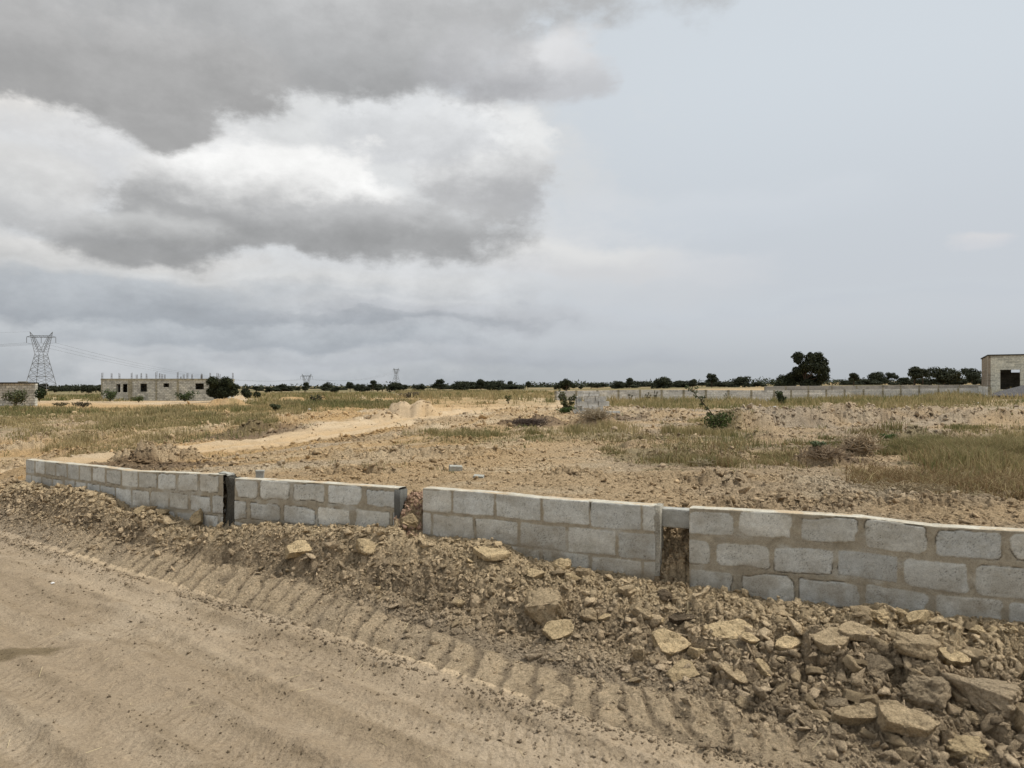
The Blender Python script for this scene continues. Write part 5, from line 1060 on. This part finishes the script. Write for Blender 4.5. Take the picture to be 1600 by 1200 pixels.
# ruined block corner
Z = hit(930, 646, 60)[1]; k = Z/F; o = empty('ruined_wall', (P(902, 0, Z)[0], Z, h1(P(902, 0, Z)[0], Z)), label='ruined corner of pale blocks stepped down to the right beside the leafy shrub', cat='ruin'); rows = [(0, 58), (0, 40), (0, 36), (4, 30), (2, 22)]
mb = MB()
for i, (a, b) in enumerate(rows):
    x = a*k+(.2 if i % 2 else 0)
    while x < b*k: mb.box(x, x+.42, random.uniform(-.02, .02), .2, i*.2-.05, i*.2+.145); x += .445
mb.build('front_blocks', MB3, o); mb = MB()
for i in range(4):
    y = .22
    while y < 1.6-.25*i: mb.box(.0, .2, y, y+.42, i*.2-.05, i*.2+.145); y += .445
mb.build('side_blocks', MB3, o)
# white litter
mW, tW, bW = material('white_plastic', .5, .4); bW.inputs['Base Color'].default_value = (.75, .75, .73, 1)
for px, py, s_, lab in ((483,643,7,'white plastic scrap on the grass left of the track'),(1210,637,7,'white scrap beside the dark bush before the boundary wall'),(1527,631,7,'white scrap in the grass below the right hand building'),(84,912,9,'crumpled white paper bits on the road at the left'),(264,684,8,'pinkish plastic scrap at the edge of the left grass'),(736,614,5,'tiny white scrap in the far central grass')):
    q = hit(px, py, 120); w_ = s_/F*q[1]; g = np.random.default_rng(px); v, f = rock(2, 5, .4, g); v = v*np.array((w_*.5, w_*.4, w_*.22)); ob = npmesh('plastic_scrap', v, f, mW); ob.location = q+np.array((0, 0, w_*.12)); tag(ob, lab, 'litter')

# ------------------------------------------------------------------ pylons and cables
MPYL, tp_, bp_ = material('galvanised_steel', .6, .3); bp_.inputs['Base Color'].default_value = (.16, .165, .17, 1)
def pylon(px, top_py, Z, s, leg_h, label, rz=.12, thick=.09):
    """delta tower; s scales the head; leg_h height of the tapered body under the waist"""
    T = P(px, top_py, Z); hz = 11.5*s; base_z = T[2]-hz-leg_h; o = empty('pylon', (T[0], T[1], base_z), rz, label, 'pylon', 'pylons of the power line')
    bw, ww = leg_h*.30, 2.0*s; lv = 6; hs = [0]+[leg_h*(1-(1-i/lv)**1.25) for i in range(1, lv+1)]
    wd = lambda h: bw+(ww-bw)*(h/leg_h)
    cs = ((-1, -1), (1, -1), (1, 1), (-1, 1)); t = thick; mb = MB()
    for cx, cy in cs: mb.bar((cx*bw, cy*bw, -1), (cx*ww, cy*ww, leg_h), t*1.3)
    mb.build('tower_legs', MPYL, o); mb = MB()
    for i in range(lv):
        h0, h1_ = hs[i], hs[i+1]; a, b = wd(h0), wd(h1_)
        for j in range(4):
            c0, c1 = cs[j], cs[(j+1) % 4]
            mb.bar((c0[0]*a, c0[1]*a, h0), (c1[0]*b, c1[1]*b, h1_), t*.8); mb.bar((c1[0]*a, c1[1]*a, h0), (c0[0]*b, c0[1]*b, h1_), t*.8)
            if i in (2, 4): mb.bar((c0[0]*a, c0[1]*a, h0), (c1[0]*a, c1[1]*a, h0), t*.8)
    mb.build('bracing', MPYL, o); mb = MB(); z0 = leg_h; zc = z0+8.6*s; tw = 4.6*s
    for sx in (-1, 1):
        for cy in (-1, 1):
            oa, ob = Vector((sx*ww, cy*ww, z0)), Vector((sx*tw, cy*.6*s, zc)); ia, ib = Vector((sx*.0, cy*ww*.9, z0+1.2*s)), Vector((sx*(tw-1.5*s), cy*.6*s, zc)); mb.bar(oa, ob, t); mb.bar(ia, ib, t)
            for i in range(6): a, b = i/6, (i+1)/6; mb.bar(oa.lerp(ob, a), ia.lerp(ib, b), t*.65); mb.bar(ia.lerp(ib, a), oa.lerp(ob, b), t*.65)
            mb.bar((sx*tw, cy*.6*s, zc), (sx*(tw+.8*s), 0, zc+2.9*s), t); mb.bar((sx*(tw-1.5*s), cy*.6*s, zc), (sx*(tw+.8*s), 0, zc+2.9*s), t*.8)
    mb.build('tower_head', MPYL, o); mb = MB()
    for cy in (-1, 1):
        y = cy*.6*s; mb.bar((-tw-2.4*s, 0, zc+.2*s), (-tw, y, zc), t); mb.bar((tw+2.4*s, 0, zc+.2*s), (tw, y, zc), t); mb.bar((-tw, y, zc), (tw, y, zc), t); mb.bar((-tw, y, zc+.9*s), (tw, y, zc+.9*s), t); mb.bar((-tw-2.4*s, 0, zc+.2*s), (-tw, y, zc+.9*s), t); mb.bar((tw+2.4*s, 0, zc+.2*s), (tw, y, zc+.9*s), t)
        for i in range(10): x0, x1 = -tw+2*tw*i/10, -tw+2*tw*(i+1)/10; mb.bar((x0, y, zc+(0 if i % 2 else .9*s)), (x1, y, zc+(.9*s if i % 2 else 0)), t*.7)
    arm = mb.build('crossarm', MPYL, o)
    att = []
    for xi in (-tw-2.3*s, 0, tw+2.3*s): mb = MB(); mb.bar((xi, 0, zc), (xi, 0, zc-2.7*s), t*1.2, n=6); mb.build('insulator', MPYL, arm); att.append(Matrix.Rotation(rz, 3, 'Z')@Vector((xi, 0, zc-2.7*s))+Vector(o.location))
    for sx in (-1, 1): att.append(Matrix.Rotation(rz, 3, 'Z')@Vector((sx*(tw+.8*s), 0, zc+2.9*s))+Vector(o.location))
    return att
p1 = pylon(64.3, 518.3, 360, 1.0, 18.6, 'tall lattice pylon at the left, nearest and largest of the three', thick=.10)
p2 = pylon(479, 584, 760, .98, 13, 'lattice pylon whose legs are hidden behind the trees, middle one of the three', -.15, .11)
p3 = pylon(619, 575, 1120, .95, 21, 'slender most distant of the three pylons', .9, .15)
def cable(a, b, sag, r, label, n=24):
    mb = MB(); a = Vector(a); b = Vector(b); prev = a
    for i in range(1, n+1): t = i/n; q = a.lerp(b, t)-Vector((0, 0, 4*sag*t*(1-t))); mb.bar(prev, q, r, n=4); prev = q
    tag(mb.build('power_cable', MPYL), label, 'power cable', 'cables strung between the pylons')
nm5 = ('left phase', 'middle phase', 'right phase', 'left earth wire', 'right earth wire')
for i in range(3): cable(p1[i], p2[i], 9.0, .045, ('lowest', 'middle', 'highest')[i]+' of the three cables sagging right from the tall pylon')
for i in range(3): cable(p2[i], p3[i], 7.0, .05, 'thin '+('upper', 'middle', 'lower')[i]+' cable running between the two distant pylons')
p0 = [q+Vector((-330, -60, 1)) for q in p1]
for i in range(3): cable(p1[i], p0[i], 8.0, .045, ('cable leaving the left picture edge from the left insulator of the tall pylon', 'cable leaving the left picture edge from the middle insulator of the tall pylon', 'cable leaving the left picture edge from the right insulator of the tall pylon')[i])
cable(p1[3], p0[3], 5, .03, 'thin topmost earth wire leaving left from the peak of the tall pylon')
print('objects', len(bpy.data.objects))
